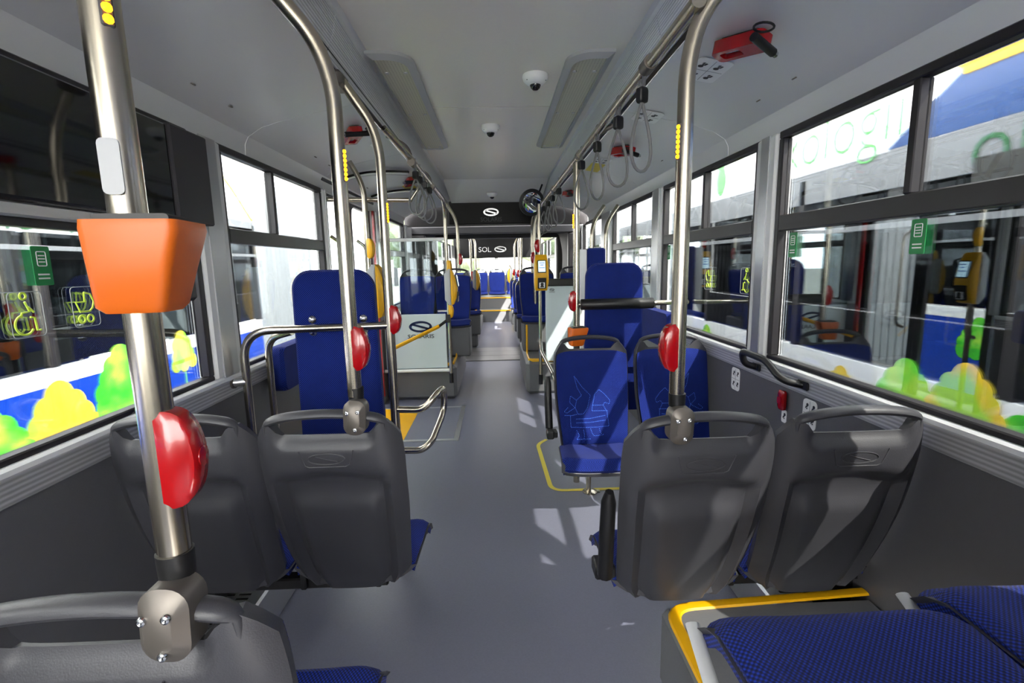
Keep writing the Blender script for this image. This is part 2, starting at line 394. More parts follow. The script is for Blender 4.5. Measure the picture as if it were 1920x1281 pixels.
# windows
nw = [0]
def window(s, y0, y1, mull=None, dark=False):
    nw[0] += 1; t = sthing('window_%d' % nw[0], 'side window with dark rubber frame and sliding top lights')
    x0, x1 = min(s*1.175, s*1.215), max(s*1.175, s*1.215); z0, z1 = .938, 1.905; f = .032
    for nm, a in (('frame_sill', (y0, y1, z0, z0+.02)), ('frame_head', (y0, y1, z1-.03, z1)), ('frame_jamb', (y0, y0+f, z0+.02, z1-.03)), ('frame_jamb', (y1-f, y1, z0+.02, z1-.03)), ('transom', (y0+f, y1-f, 1.495, 1.56))):
        q = MB(); q.rbox(x0, x1, *a, .004); part(nm, q, 'frame', t, False)
    def pane(a, b, c, d, x):
        q = MB(); q.box(min(s*x, s*(x+.005)), max(s*x, s*(x+.005)), a, b, c, d); part('pane', q, 'pane', t, False)
    pane(y0+f, y1-f, z0+.02, 1.495, 1.205)
    if mull:
        q = MB(); q.rbox(x0, x1, mull-.014, mull+.014, 1.56, z1-.03, .003); part('mullion', q, 'frame', t, False)
        pane(y0+f, mull-.014, 1.56, z1-.03, 1.20); pane(mull+.014, y1-f, 1.56, z1-.03, 1.195)
    else: pane(y0+f, y1-f, 1.56, z1-.03, 1.20)
    return t
for a in ((1, .22, .62, None), (1, .77, 2.135, 1.45), (1, 2.29, 3.585, 2.89), (1, 3.80, 5.12, 4.40), (1, 5.6, 6.85, 6.2), (1, 8.4, 9.8, None), (1, 10, 11.4, None), (1, 11.6, 13, None)): window(*a)
for a in ((-1, -.72, .50, None), (-1, .65, 1.985, 1.30), (-1, 2.185, 3.425, 2.70), (-1, 5.08, 6.4, None), (-1, 8.4, 9.8, None), (-1, 10, 11.4, None), (-1, 11.6, 13, None)): window(*a)
q = MB(); q.box(1.185, 1.24, -.72, .22, .938, 1.905); struct('wall_right_panel', q, 'wall')  # added out of view: blocks sun patches, leaving a narrow window for the seat backs
# closed double doors on the left
dr = sthing('door_1', 'closed double passenger door with tall rounded glass')
def door_leaf(y0, y1):
    yc = (y0+y1)/2; w = y1-y0-.01; h = 1.93; M = T(-1.21, yc, .02+h/2, rz=PI/2)
    out = rrect(w, h, .05, 6); inn = rrect(w-.11, h-.14, .09, 6); m = len(out); q = MB()
    rings = [[(x, y, z) for x, z in o] for o, y in ((out, 0), (out, .035), (inn, .035), (inn, 0), (out, 0))]
    q.loft(rings, False, M); f = part('door_frame', q, 'frame', dr, 40)
    q = MB(); q.prism(rrect(w-.10, h-.13, .09, 6), .006, T(-1.225, yc, .02+h/2, rz=PI/2)); part('pane', q, 'pane', dr, False)
    q = MB(); q.tube(arc([(-1.19, y0+.1, .75), (-1.12, y0+.1, .78), (-1.12, y0+.1, 1.55), (-1.19, y0+.1, 1.6)], 5, .05), .013, 10); part('grab_bar', q, 'steel', dr)
door_leaf(3.5, 4.17); door_leaf(4.17, 4.84)
q = MB(); q.box(-1.185, -1.165, 4.80, 4.845, .1, 1.9); part('edge_seal', q, 'red', dr, False, label='dark red sealing strip at the door edge')
q = MB(); q.rbox(-1.24, -1.17, 3.45, 4.86, 1.96, 2.02, .006); part('door_head', q, 'darkgrey', dr, False)
# curved door gear covers on the coving
for i, y in enumerate((3.72, 4.62)):
    pts = [(-1.12, y-.25*0, 2.00), (-1.05, y-.02, 2.02), (-.95, y-.0, 2.045), (-.82, y+.10, 2.07), (-.70, y+.28, 2.095)]
    q = MB(); q.tube(arc(pts, 5, .12), .03, 10, flat=.5); t = part('gear_cover', q, 'frame', dr)
    q = MB(); q.tube(arc([(a+.01, b-.03, c-.012) for a, b, c in pts], 5, .12), .012, 8, flat=.6); part('light_edge', q, 'white', t)
# joint bellows
for s, nm in ((-1, 'wall_joint_left'), (1, 'wall_joint_right')):
    t = sthing(nm, 'black folded bellows of the joint')
    for i in range(9):
        y = 7.02+i*.13
        q = MB(); q.tube(arc([(s*1.1, y+.06, 0), (s*1.14, y+.06, 1.6), (s*1.06, y+.06, 1.92), (s*.8, y+.06, 1.98)], 4, .2), .07, 8); part('bellows_fold', q, 'belldark', t)
for y, nm in ((6.88, 'trim_30'), (8.2, 'trim_31')):
    t = sthing(nm, 'dark portal frame of the joint')
    q = MB(); q.rbox(-1.24, 1.24, y, y+.1, 1.80, 1.90, .01); part('portal_head', q, 'darkgrey', t, False)
    q = MB(); q.rbox(-1.24, 1.24, y+.02, y+.1, 1.90, 2.4, .01); part('portal_top', q, 'frame', t, False)
    for s in (-1, 1):
        q = MB(); q.rbox(min(s*.98, s*1.24), max(s*.98, s*1.24), y, y+.1, 0, 1.80, .02); part('portal_post', q, 'frame', t, False)
# black header with emblem
hd = sthing('trim_32', 'glossy black header panel with silver oval emblem')
q = MB(); q.rbox(-.62, .62, 6.56, 6.6, 1.90, 2.19, .008); part('header_panel', q, 'header', hd, False)
q = MB(); q.box(-1.2, 1.2, 6.60, 6.63, 1.88, 2.42); part('header_backing', q, 'frame', hd, False)
q = MB(); logo_mb(q, T(-.07, 6.552, 2.05), .20, .10, .006); part('emblem', q, 'bolt', hd, False)
part('lettering', text_mb('SOLARIS', .075, T(-.07, 6.555, 1.955), .001), 'darkgrey', hd, False)
# rear end
q = MB(); q.box(-1.24, 1.24, 14.2, 14.26, 0, 1.08); struct('wall_rear', q, 'wall')
hr = sthing('trim_33', 'black header over the rear window with emblem')
q = MB(); q.rbox(-1.2, 1.2, 14.1, 14.25, 1.56, 2.4, .02); part('header_panel', q, 'header', hr, False)
q = MB(); logo_mb(q, T(.12, 14.09, 1.80), .34, .17, .006); part('emblem', q, 'bolt', hr, False)
part('lettering', text_mb('SOL', .2, T(-.32, 14.09, 1.79), .002), 'bolt', hr, False)
wr = sthing('window_30', 'rear window with frame')
q = MB(); q.box(-1.1, 1.1, 14.2, 14.206, 1.08, 1.56); part('pane', q, 'pane', wr, False)
for x in (-1.17, 0, 1.17):
    q = MB(); q.box(x-.05, x+.05, 14.19, 14.22, 1.08, 1.56); part('frame_post', q, 'white' if x == 0 else 'frame', wr, False)
# steps up to the rear bench
st = sthing('floor_steps', 'grey steps with yellow edges below the rear bench')
for y0, z0, z1 in ((11.9, 0, .28), (12.35, .28, .56)):
    q = MB(); q.box(-1.18, 1.18, y0, 14.2, z0, z1); p = part('step', q, 'pedestal', st, False)
    q = MB(); q.rbox(-.6, .6, y0-.012, y0+.03, z1-.02, z1+.006, .003); part('step_nosing', q, 'yellow', p, False)
# ------------------------------------------------------------------ seats
def lerp(tab, z):
    if z <= tab[0][0]: return tab[0][1]
    for (a, p), (b, q) in zip(tab, tab[1:]):
        if z <= b:
            t = (z-a)/(b-a); return p+(q-p)*t
    return tab[-1][1]
def smooth(a, b, x):
    t = max(0, min(1, (x-a)/(b-a))); return t*t*(3-2*t)
YB = [(.32, .182), (.36, .162), (.42, .134), (.50, .100), (.58, .072), (.66, .049), (.74, .030), (.82, .015), (.90, .004), (.98, 0)]
HW = [(.32, .150), (.34, .172), (.38, .188), (.46, .196), (.56, .205), (.66, .212), (.76, .213), (.84, .214), (.90, .208), (.94, .20)]
def yb(z):
    return sum(lerp(YB, z+d) for d in (-.03, -.015, 0, .015, .03))/5
def hw(z): return sum(lerp(HW, z+d) for d in (-.02, 0, .02))/3
def shell_mb():
    NU, NV = 30, 34; A = []; B = []
    for i in range(NV+1):
        v = i/NV; ra = []; rb = []
        for j in range(NU+1):
            u = -1+2*j/NU; au = abs(u)
            zt = .910+.036*smooth(.58, .80, au)-.050*smooth(.84, 1, au)**2
            zb = .322+.055*smooth(.70, 1, au)**1.5
            z = zb+(zt-zb)*v; w = hw(z); x = u*w; y = yb(z)
            wrap = .05*au**5
            arch = smooth(.810, .765, z+.05*au**2)*smooth(.80, .68, au)        # recessed field
            pad = smooth(.73, .66, z)*smooth(.64, .50, au)                    # inner swelling
            rib = smooth(.80, .77, z)*smooth(.72, .75, z)*0
            scoop = .024*smooth(.868, .905, z)*smooth(.72, .55, au)            # finger scoop below the grip
            yr = y-.034+wrap+.030*arch-.020*pad+scoop-.010*smooth(.62, .35, z)*(1-au**2)
            ra.append((x, yr, z)); rb.append((x*.97, max(y-.004+wrap*.9, yr+.006), z))
        A.append(ra); B.append(rb)
    return MB().slab(A, B)
def handle_mb():
    pts = []
    for i in range(25):
        a = PI*(i/24); x = .170*math.cos(a); z = .932+.042*math.sin(a)**.8 if 0 < i < 24 else .885
        pts.append((x, yb(z)-.017+.018*(abs(x)/.182)**5, z))
    return MB().tube(pts, [.0175*(.5+.5*min(1, 2.2*math.sin(PI*i/24))) for i in range(25)], 12, flat=.72)
def backpad_mb():
    NU, NV = 20, 22; A = []; B = []
    for i in range(NV+1):
        v = i/NV; ra = []; rb = []
        for j in range(NU+1):
            u = -1+2*j/NU; au = abs(u); zt = .900-.014*au**6; z = .392+(zt-.392)*v; w = hw(z)-.012; y = yb(z)
            e = (1-au**8)*(1-(2*v-1)**10)
            ra.append((u*w, y+.006+.030*e+.045*au**5-.008*(1-au**2)*math.sin(PI*v), z)); rb.append((u*w, y+.002+.045*au**5, z))
        A.append(ra); B.append(rb)
    return MB().slab(A, B)
def cushion_mb():
    NU, NV = 20, 20; A = []; B = []
    for i in range(NV+1):
        v = i/NV; ra = []; rb = []; y = .168+(.455-.168)*v
        for j in range(NU+1):
            u = -1+2*j/NU; au = abs(u); w = .198+.018*v
            y2 = y-.02*au**6*v
            z = .395+.022*v-.055*smooth(.80, 1.0, v)**2+.016*au**3-.02*au**12-.006*(1-u*u)*math.sin(PI*v)
            ra.append((u*w, y2, z)); rb.append((u*w*.985, min(y2, .44), z-.032+.012*smooth(.85, 1, v)))
        A.append(ra); B.append(rb)
    return MB().slab(A, B)
def pan_mb():
    NU, NV = 12, 12; A = []; B = []
    for i in range(NV+1):
        v = i/NV; ra = []; rb = []; y = .165+.28*v
        for j in range(NU+1):
            u = -1+2*j/NU; au = abs(u); w = .205+.018*v; z = .372+.022*v-.05*smooth(.82, 1, v)**2+.014*au**3
            ra.append((u*w, y, z)); rb.append((u*w*.9, y*.98, z-.02-.03*(1-au**4)*(1-v)))
        A.append(ra); B.append(rb)
    return MB().slab(A, B)
def relief_mb():
    q = MB()
    def pt(x, z): return (x, yb(z)-.0345+.05*(abs(x)/hw(z))**5, z)
    def line(P, r=.0016):
        P = [pt(*p) for p in P]; q.tube(P, r, 6)
    line([(.052*math.cos(a), .842-.0+.017*math.sin(a)) for a in [math.radians(i*12) for i in range(-4, 17)]])
    line([(.052*math.cos(a), .842+.017*math.sin(a)) for a in [math.radians(i*12) for i in range(13, 30)]])
    line([(-.03, .850), (-.005, .842), (.03, .833)])
    line([(-.075, .868), (-.062, .822), (-.052, .817), (.052, .817), (.064, .823), (.078, .868)])
    return q
SE = {}
for k, f in (('shell', shell_mb), ('grab_handle', handle_mb), ('back_cushion', backpad_mb), ('seat_cushion', cushion_mb), ('seat_pan', pan_mb), ('logo_relief', relief_mb)): SE[k] = f()
def armrest_mb(sx):
    # long black arm rest hinged at the side of the seat
    q = MB(); x = sx*.247
    q.rbox(x-.02, x+.02, .10, .17, .43, .475, .006)
    P = [(x-sx*.002, .075, .465), (x, .05, .60), (x, .03, .72), (x, .02, .755)]
    q.tube([(a, b, c) for a, b, c in P], [.022, .022, .021, .012], 10)
    q.rbox(min(x, sx*.205), max(x, sx*.205), .10, .16, .435, .47, .005)
    return q
MOTIF = [  # dotted stitching: rider with tall hat on a draped horse, castle-like
    [(-.10, .765), (-.055, .70), (-.03, .675)], [(-.10, .765), (-.085, .70), (-.06, .655)], [(-.03, .675), (-.01, .655), (-.02, .62), (-.03, .585), (-.055, .555), (-.085, .555), (-.10, .59), (-.09, .63), (-.06, .655)],
    [(-.09, .63), (-.125, .655), (-.13, .62), (-.10, .59)], [(-.10, .59), (-.15, .565), (-.165, .575), (-.14, .595)], [(-.165, .555), (-.12, .55), (-.09, .555)],
    [(.0, .60), (.015, .66), (.04, .685), (.07, .66), (.10, .625), (.095, .605), (.07, .615), (.06, .60), (.08, .565), (.085, .49)], [(0, .60), (.06, .60)], [(.0, .60), (-.005, .57), (.085, .57)],
    [(-.13, .55), (-.13, .49), (-.06, .485), (.02, .485), (.085, .49)], [(-.10, .53), (-.02, .53), (.07, .545)], [(-.10, .51), (-.02, .51), (.07, .52)],
    [(-.10, .475), (-.085, .445), (-.10, .425), (-.06, .425)], [(-.06, .475), (-.055, .445), (-.06, .425), (-.02, .425)], [(-.02, .48), (-.01, .45), (.0, .44), (.05, .445)], [(.03, .48), (.035, .455), (.055, .445)]]
def motif_mb(flip=1):
    q = MB()
    for P in MOTIF:
        for (x0, z0), (x1, z1) in zip(P, P[1:]):
            L = math.hypot(x1-x0, z1-z0); k = max(2, int(L/.0075))
            for i in range(k):
                t = (i+.5)/k; x = flip*(x0+(x1-x0)*t); z = z0+(z1-z0)*t; u = x/(hw(z)-.012); v = (z-.392)/.47; au = abs(u)
                y = yb(z)+.006+.030*(1-au**8)*(1-(2*v-1)**10)+.045*au**5-.008*(1-au**2)*math.sin(PI*v)
                q.add([(x-.0026, y+.0014, z), (x, y+.0014, z-.003), (x+.0026, y+.0014, z), (x, y+.0014, z+.003)], [(0, 1, 2, 3)])
    return q
def make_seat(label, loc, rz, group, full=True, motif=None, arm=None):
    t = thing('bus_seat', label, 'seat', loc, rz, group)
    for k, m in (('shell', 'plastic'), ('grab_handle', 'plastic'), ('back_cushion', 'fabric'), ('seat_cushion', 'fabric'), ('seat_pan', 'plastic')):
        if k == 'grab_handle' and not full: pass
        part(k, SE[k], m, t)
    if full: part('logo_relief', SE['logo_relief'], 'plastic', t)
    if motif: part('stitched_motif', motif_mb(motif), 'stitch', t, False, label='pale blue dotted figure stitched into the fabric')
    if arm: part('armrest', armrest_mb(arm), 'black', t, label='black folding armrest')
    return t
G1 = 'seats in pairs with their grey backs to the camera'
base = make_seat('grey-backed seat at the left window, darkest of the left pair', (-.945, 1.37, 0), 0, G1)
copy_tree(base, (-.525, 1.37, 0), 0, 'grey-backed aisle seat on the left with a steel pole clamped to its handle')
copy_tree(base, (.945, 1.26, 0), 0, 'grey-backed seat by the right window, under the black grab handle')
r1 = copy_tree(base, (.515, 1.245, 0), 0, 'grey-backed aisle seat on the right with black armrest and clamped steel pole')
part('armrest', armrest_mb(-1), 'black', r1, label='black folding armrest')
nl = make_seat('seat back nearest the camera, bottom left corner, cut by the frame', (-.55, .60, -.012), 0, G1)
for ch in list(nl.children):
    if ch.name.startswith(('seat_cushion', 'seat_pan')):
        for v_ in ch.data.vertices:
            if v_.co.y > .2: v_.co.y = .2+(v_.co.y-.2)*1.36
def deep_seat(label, loc):
    t = thing('bus_seat', label, 'seat', loc, 0, 'blue seats on the near platform')
    for k, m in (('shell', 'plastic'), ('grab_handle', 'plastic'), ('back_cushion', 'fabric')): part(k, SE[k], m, t)
    for k, m in (('seat_cushion', 'fabric'), ('seat_pan', 'plastic')):
        q = MB(); q.f = SE[k].f; q.v = [(x*.985, y if y < .2 else .2+(y-.2)*1.62, z) for x, y, z in SE[k].v]; part(k, q, m, t)
    q = MB(); q.tube([(-.222, .60, .365), (-.228, .50, .33), (-.225, .38, .26), (-.22, .30, .16), (-.22, .26, .0)], .013, 10, flat=.5); part('side_trim', q, 'grey', t, label='pale curved side trim')
deep_seat('blue cushion on the yellow-edged platform nearest the aisle, lower right corner', (.532, .19, .365))
deep_seat('blue cushion in the far lower right corner beside the wall', (.958, .235, .372))
b1 = make_seat('blue seat facing the camera at the aisle, with single steel leg', (.50, 2.78, -.02), PI, 'blue seats facing the camera', True, -1, 1)
make_seat('blue seat facing the camera beside the right wall, half hidden by a pole', (.96, 2.78, -.02), PI, 'blue seats facing the camera', True, 1)
q = MB(); q.cyl((.50, 2.80, .01), (.50, 2.76, .36), .014, 14); part('leg', q, 'steel', b1, world=True)
q = MB(); q.lathe([(0, 0), (.045, 0), (.045, .006), (.02, .014), (0, .014)], 20, T(.51, 2.80, 0)); q.rbox(.50, .57, 2.785, 2.815, .0, .008, .002); part('foot_plate', q, 'steel', b1, world=True)
# seats further away
GF = 'blue seats on the platforms at the joint'
far = make_seat('blue seat behind the glass screen, next to the window', (-.95, 5.9, .36), PI, GF, False)
q = MB(); q.rbox(-.20, .20, .02, .42, 0, .35, .015); part('base', q, 'pedestal', far, 30)
copy_tree(far, (-.535, 5.9, .36), PI, 'blue aisle seat on the left platform behind the yellow and grey ticket machine')
copy_tree(far, (.47, 6.1, .36), PI, 'blue aisle seat on the right platform behind the yellow ticket machine')
copy_tree(far, (.95, 6.0, .36), PI, 'blue seat top showing over the white screen on the right')
GR = 'small distant seats beyond the joint'
for x, y, z, l in ((-.51, 8.75, .2, 'first distant seat left of the aisle beyond the joint'), (-.95, 8.75, .2, 'distant seat by the left windows just beyond the joint'), (-.57, 10.1, .2, 'second distant seat left of the aisle beyond the joint'),
                   (.52, 8.7, .12, 'first distant seat right of the aisle beyond the joint'), (.95, 8.7, .12, 'distant seat by the right windows just beyond the joint'), (.50, 9.6, .12, 'second distant seat right of the aisle beyond the joint'), (.48, 10.7, .12, 'third distant seat right of the aisle, next to the steps')):
    copy_tree(far, (x, y, z), PI, l, group=GR)
for i, x in enumerate((-.9, -.45, 0, .45, .9)):
    make_seat(['leftmost seat of the rear bench', 'rear bench seat second from the left', 'middle seat of the rear bench facing down the aisle', 'rear bench seat second from the right', 'rightmost seat of the rear bench'][i], (x, 13.1, .27), PI, 'rear bench seats', False)

# seat carriers and heater boxes
def carrier(label, s, y):
    t = thing('seat_carrier', label, 'seat frame', (s*.75, y, .2))
    zb = .255 if s < 0 else .292
    for dy, x0 in ((.24, .44), (.37, .50)):
        q = MB(); q.rbox(min(s*x0, s*1.18), max(s*x0, s*1.18), y+dy, y+dy+.05, zb, zb+.042, .006); part('cross_beam', q, 'black', t, False, True)
    for x in (.46, .72, .99):
        q = MB(); q.rbox(min(s*x, s*(x+.02)), max(s*x, s*(x+.02)), y+.22, y+.43, zb+.01, .345, .004); part('support_rib', q, 'black', t, False, True)
    q = MB(); q.rbox(min(s*1.05, s*1.183), max(s*1.05, s*1.183), y+.26, y+.42, .18, .30, .01); part('wall_mount', q, 'black', t, False, True)
carrier('black cantilever frame under the left pair of seats', -1, 1.37)
carrier('black cantilever frame under the right pair of seats', 1, 1.25)
q = 0
t = thing('seat_carrier', 'black frame under the blue seats that face the camera', 'seat frame', (.8, 2.6, .2))
m_ = MB(); m_.rbox(.34, 1.18, 2.56, 2.62, .28, .33, .005); part('cross_beam', m_, 'black', t, False, True)
m_ = MB(); m_.rbox(.70, .74, 2.40, 2.72, .02, .33, .006); part('support_leg', m_, 'black', t, False, True)
def heater(label, s, y0, y1):
    t = thing('heater_box', label, 'heater', (s*1.05, (y0+y1)/2, 0))
    q = MB(); q.rbox(min(s*.93, s*1.183), max(s*.93, s*1.183), y0, y1, 0, .17, .008); part('housing', q, 'alu', t, False, True)
    k = int((y1-y0-.06)/.025)
    q0 = MB()
    for r in range(3):
        for i in range(k):
            y = y0+.03+i*.025; x = s*(.98+.06*r); q0.rbox(min(x, x+s*.045), max(x, x+s*.045), y, y+.010, .1702, .1722, .0008)
    part('vent_slots', q0, 'black', t, False, True)
heater('silver heater box with slots on the floor by the left wall', -1, 1.38, 2.55)
heater('silver heater box with slots on the floor by the right wall', 1, 1.50, 2.3)

# ------------------------------------------------------------------ platforms
def platform(label, x0, x1, y0, y1, h, edges):
    t = thing('seat_platform', label, 'platform', ((x0+x1)/2, (y0+y1)/2, 0))
    q = MB(); q.rbox(x0, x1, y0, y1, 0, h, .02); part('body', q, 'pedestal', t, False, True)
    for e in edges:
        q = MB(); q.tube(arc([(a, b, h+.001) for a, b in e], 6, .08), .020, 8, flat=.35); part('yellow_edge', q, 'yellow', t, 30, True)
platform('low platform with yellow edge in the lower right corner under blue cushions', .48, 1.183, -.6, 1.44, .27, [[(.50, -.3), (.50, 1.42), (1.18, 1.46)]])
pl = thing('seat_platform', 'tall left platform with yellow edge behind the glass screen', 'platform', (-.8, 6, 0))
def far_platform(t, s, x_in, y0, y1, h):
    q = MB(); q.rbox(min(s*x_in, s*1.183), max(s*x_in, s*1.183), y0, y1, 0, h, .035); part('body', q, 'pedestal', t, 30, True)
    q = MB(); q.tube(arc([(s*(x_in+.035), y1-1.05, h+.34), (s*(x_in+.035), y1-1.05, h), (s*(x_in+.035), y0+.03, h+.004), (s*(x_in+.30), y0+.025, h+.004)], 6, .06), .019, 8, flat=.6); part('yellow_edge', q, 'yellow', t, 30, True)
far_platform(pl, -1, .46, 5.0, 6.55, .36)
pr_ = thing('seat_platform', 'tall right platform with yellow edge behind the white screen', 'platform', (.8, 6, 0)); far_platform(pr_, 1, .27, 5.1, 6.55, .36)
for s, l in ((-1, 'grey platform left of the aisle beyond the joint'), (1, 'grey platform right of the aisle beyond the joint')):
    t = thing('seat_platform', l, 'platform', (s*.8, 9.5, 0)); q = MB(); q.rbox(min(s*.36, s*1.18), max(s*.36, s*1.18), 8.3, 11.85, 0, .2 if s < 0 else .12, .02); part('body', q, 'pedestal', t, False, True)
    q = MB(); q.tube([(s*.38, 8.4, .2 if s < 0 else .13), (s*.38, 8.42, .62 if s < 0 else .3)], .018, 8); part('yellow_edge', q, 'yellow', t, 30, True)
# floor markings and ramp
q = MB()
for a, b in (((.245, 3.30), (.25, 2.78)), ((.25, 2.78), (.25, 2.78))): pass
def flatband(pts, w, z=.0015, h=.0015):
    P = [Vector((x, y, 0)) for x, y in pts]; L = []; R = []
    for i, p in enumerate(P):
        t_ = (P[min(i+1, len(P)-1)]-P[max(i-1, 0)]).normalized(); nn = Vector((-t_.y, t_.x, 0)); L.append(p+nn*w/2); R.append(p-nn*w/2)
    A = [[(l.x, l.y, z+h), (r.x, r.y, z+h)] for l, r in zip(L, R)]; B = [[(l.x, l.y, z), (r.x, r.y, z)] for l, r in zip(L, R)]
    return MB().slab(A, B)
pts = [tuple(p)[:2] for p in arc([(.34, 3.72, 0), (.26, 3.62, 0), (.28, 2.83, 0), (.75, 2.83, 0)], 6, .09)]
solo('floor_marking', flatband(pts, .028), 'yellowline', 'yellow line on the floor around the blue seats on the right', 'floor line', smooth=False)
t = thing('wheelchair_ramp', 'folding ramp plate with pale metal border set in the floor at the door', 'ramp', (-.75, 4.2, 0))
q = MB(); q.rbox(-1.17, -.40, 3.80, 4.68, 0, .004, .001); part('ramp_plate', q, 'floor', t, False, True)
for a in ((-1.17, -.36, 3.76, 3.80), (-1.17, -.36, 4.68, 4.715), (-.40, -.36, 3.80, 4.68)):
    q = MB(); q.rbox(a[0], a[1], a[2], a[3], 0, .006, .001); part('border_strip', q, 'alu', t, False, True)
q = MB(); q.rbox(-1.17, -.80, 3.80, 4.68, .004, .0055, .0005); part('yellow_zone', q, 'yellow', t, False, True)

# ------------------------------------------------------------------ poles
def stop_button(parent, x, y, zc, dx, dy, h=.125, m='red'):
    # half-moon button housing on the pole; (dx,dy) is the way it bulges
    a = math.atan2(dy, dx); M = T(x, y, zc, rz=a); o = [(0, -h/2)]+[(.012+.037*math.cos(b)**.8, h/2*math.sin(b)) for b in [math.radians(-86+172*i/16) for i in range(17)]]+[(0, h/2)]
    q = MB(); q.prism(o, .036, M @ T(0, -.018, 0), .005); b = part('stop_button', q, m, parent, 50, True)
    q = MB(); q.lathe([(0, 0), (.013, 0), (.013, .004), (0, .006)], 14, M @ T(.046, 0, 0, ry=PI/2)); part('push_cap', q, m, b, True, True)
    return b
def led(parent, x, y, zc, dx, dy):
    M = T(x, y, zc, rz=math.atan2(dy, dx)); q = MB(); q.rbox(.015, .021, -.0065, .0065, -.042, .042, .002, M); s_ = part('lamp_strip', q, 'darkgrey', parent, False, True)
    for i in range(7):
        q = MB(); q.lathe([(.0052, 0), (.004, .003), (0, .004)], 10, M @ T(.021, 0, -.0345+.0115*i, ry=PI/2)); part('amber_lamp', q, 'amber', s_, True, True)
def clamp(parent, x, y, z):
    q = MB(); q.lathe([(0, .0), (.021, .0), (.022, .03), (.022, .034), (.0, .034)], 16, T(x, y, z+.045)); part('collar', q, 'black', parent, True, True)
    q = MB(); q.prism(rrect(.062, .10, .026, 5), .068, T(x+.002, y-.052, z, ry=.05), .014); c = part('clamp', q, 'clamp', parent, 35, True)
    for dx, dz in ((-.014, .018), (.015, .020), (.005, -.030)):
        q = MB(); q.lathe([(0, 0), (.0062, 0), (.0055, .003), (.003, .004), (0, .0025)], 10, T(x+dx, y-.052, z+dz, rx=PI/2)); part('bolt', q, 'bolt', c, True, True)
def pole(name, label, pts, r=.0195, rad=.12, **k):
    t = thing(name, label, 'pole', tuple(pts[0]), 0, k.get('group')); q = MB(); q.tube(arc(pts, 10, rad), r, 20); part('tube', q, 'steel', t, True, True); return t
GP = 'steel grab poles'
p = pole('grab_pole', 'thick steel pole nearest the camera on the left, with orange box', [(-.453, .60, 1.0), (-.453, .60, 1.88), (-.49, .585, 1.98), (-.62, .54, 2.14)], group=GP)
stop_button(p, -.453, .598, 1.15, .98, .12); led(p, -.453, .60, 1.682, .75, -.6); clamp(p, -.453, .60, .945)
q = MB(); q.prism(rrect(.022, .06, .006, 3), .002, T(-.449, .577, 1.495, rz=.15)); part('sticker', q, 'grey', p, False, True)
p = pole('grab_pole', 'steel pole rising from the left aisle seat handle and bending to the ceiling', [(-.437, 1.37, 1.02), (-.437, 1.37, 1.84), (-.47, 1.36, 1.95), (-.62, 1.31, 2.13)], group=GP)
stop_button(p, -.437, 1.37, 1.157, .98, -.1); led(p, -.437, 1.37, 1.645, .9, -.4); clamp(p, -.435, 1.372, .965)
p = pole('grab_pole', 'steel pole rising from the right aisle seat handle with red stop button', [(.44, 1.25, 1.02), (.44, 1.25, 1.84), (.465, 1.245, 1.95), (.62, 1.21, 2.13)], group=GP)
stop_button(p, .44, 1.25, 1.157, -.98, -.1); led(p, .44, 1.25, 1.665, -.9, -.4); clamp(p, .442, 1.25, .955)
# left frame with wheelchair board
p = pole('grab_pole', 'steel floor pole at the blue board on the left with two bent hand loops', [(-.49, 2.12, .0), (-.49, 2.12, 1.84), (-.515, 2.115, 1.95), (-.62, 2.09, 2.11)], group=GP)
stop_button(p, -.49, 2.12, 1.155, .98, -.15); led(p, -.49, 2.12, 1.60, .9, -.4)
q = MB(); q.tube(arc([(-.49, 2.12, .755), (-.36, 2.10, .755), (-.305, 2.11, .82), (-.285, 2.25, .82), (-.29, 2.27, .70), (-.335, 2.12, .60), (-.38, 2.11, .565), (-.49, 2.12, .565)], 7, .055), .015, 14); part('hand_loop', q, 'steel', p, True, True)
q = MB(); q.rbox(-.645, -.60, 2.03, 2.14, 2.07, 2.13, .012); part('ceiling_clamp', q, 'clamp', p, False, True)
fr = thing('tube_barrier', 'bent steel tube frame carrying the blue board on the left', 'rail', (-.8, 2.12, 0))
q = MB(); q.tube(arc([(-1.12, 2.12, .0), (-1.12, 2.12, 1.12), (-.49, 2.12, 1.13)], 10, .13), .0175, 18); part('tube', q, 'steel', fr, True, True)
q = MB(); q.tube(arc([(-1.10, 2.30, .60), (-1.10, 2.30, 1.06), (-.95, 2.22, 1.10)], 8, .09), .0155, 14); part('inner_tube', q, 'steel', fr, True, True)
q = MB(); q.cyl((-1.125, 2.12, .90), (-1.185, 2.10, .90), .019, 14); part('wall_bracket', q, 'alu', fr, True, True)
q = MB(); q.lathe([(0, 0), (.026, 0), (.026, .012), (.0, .012)], 16, T(-1.163, 2.105, .90, ry=-PI/2)); part('wall_flange', q, 'clamp', fr, True, True)
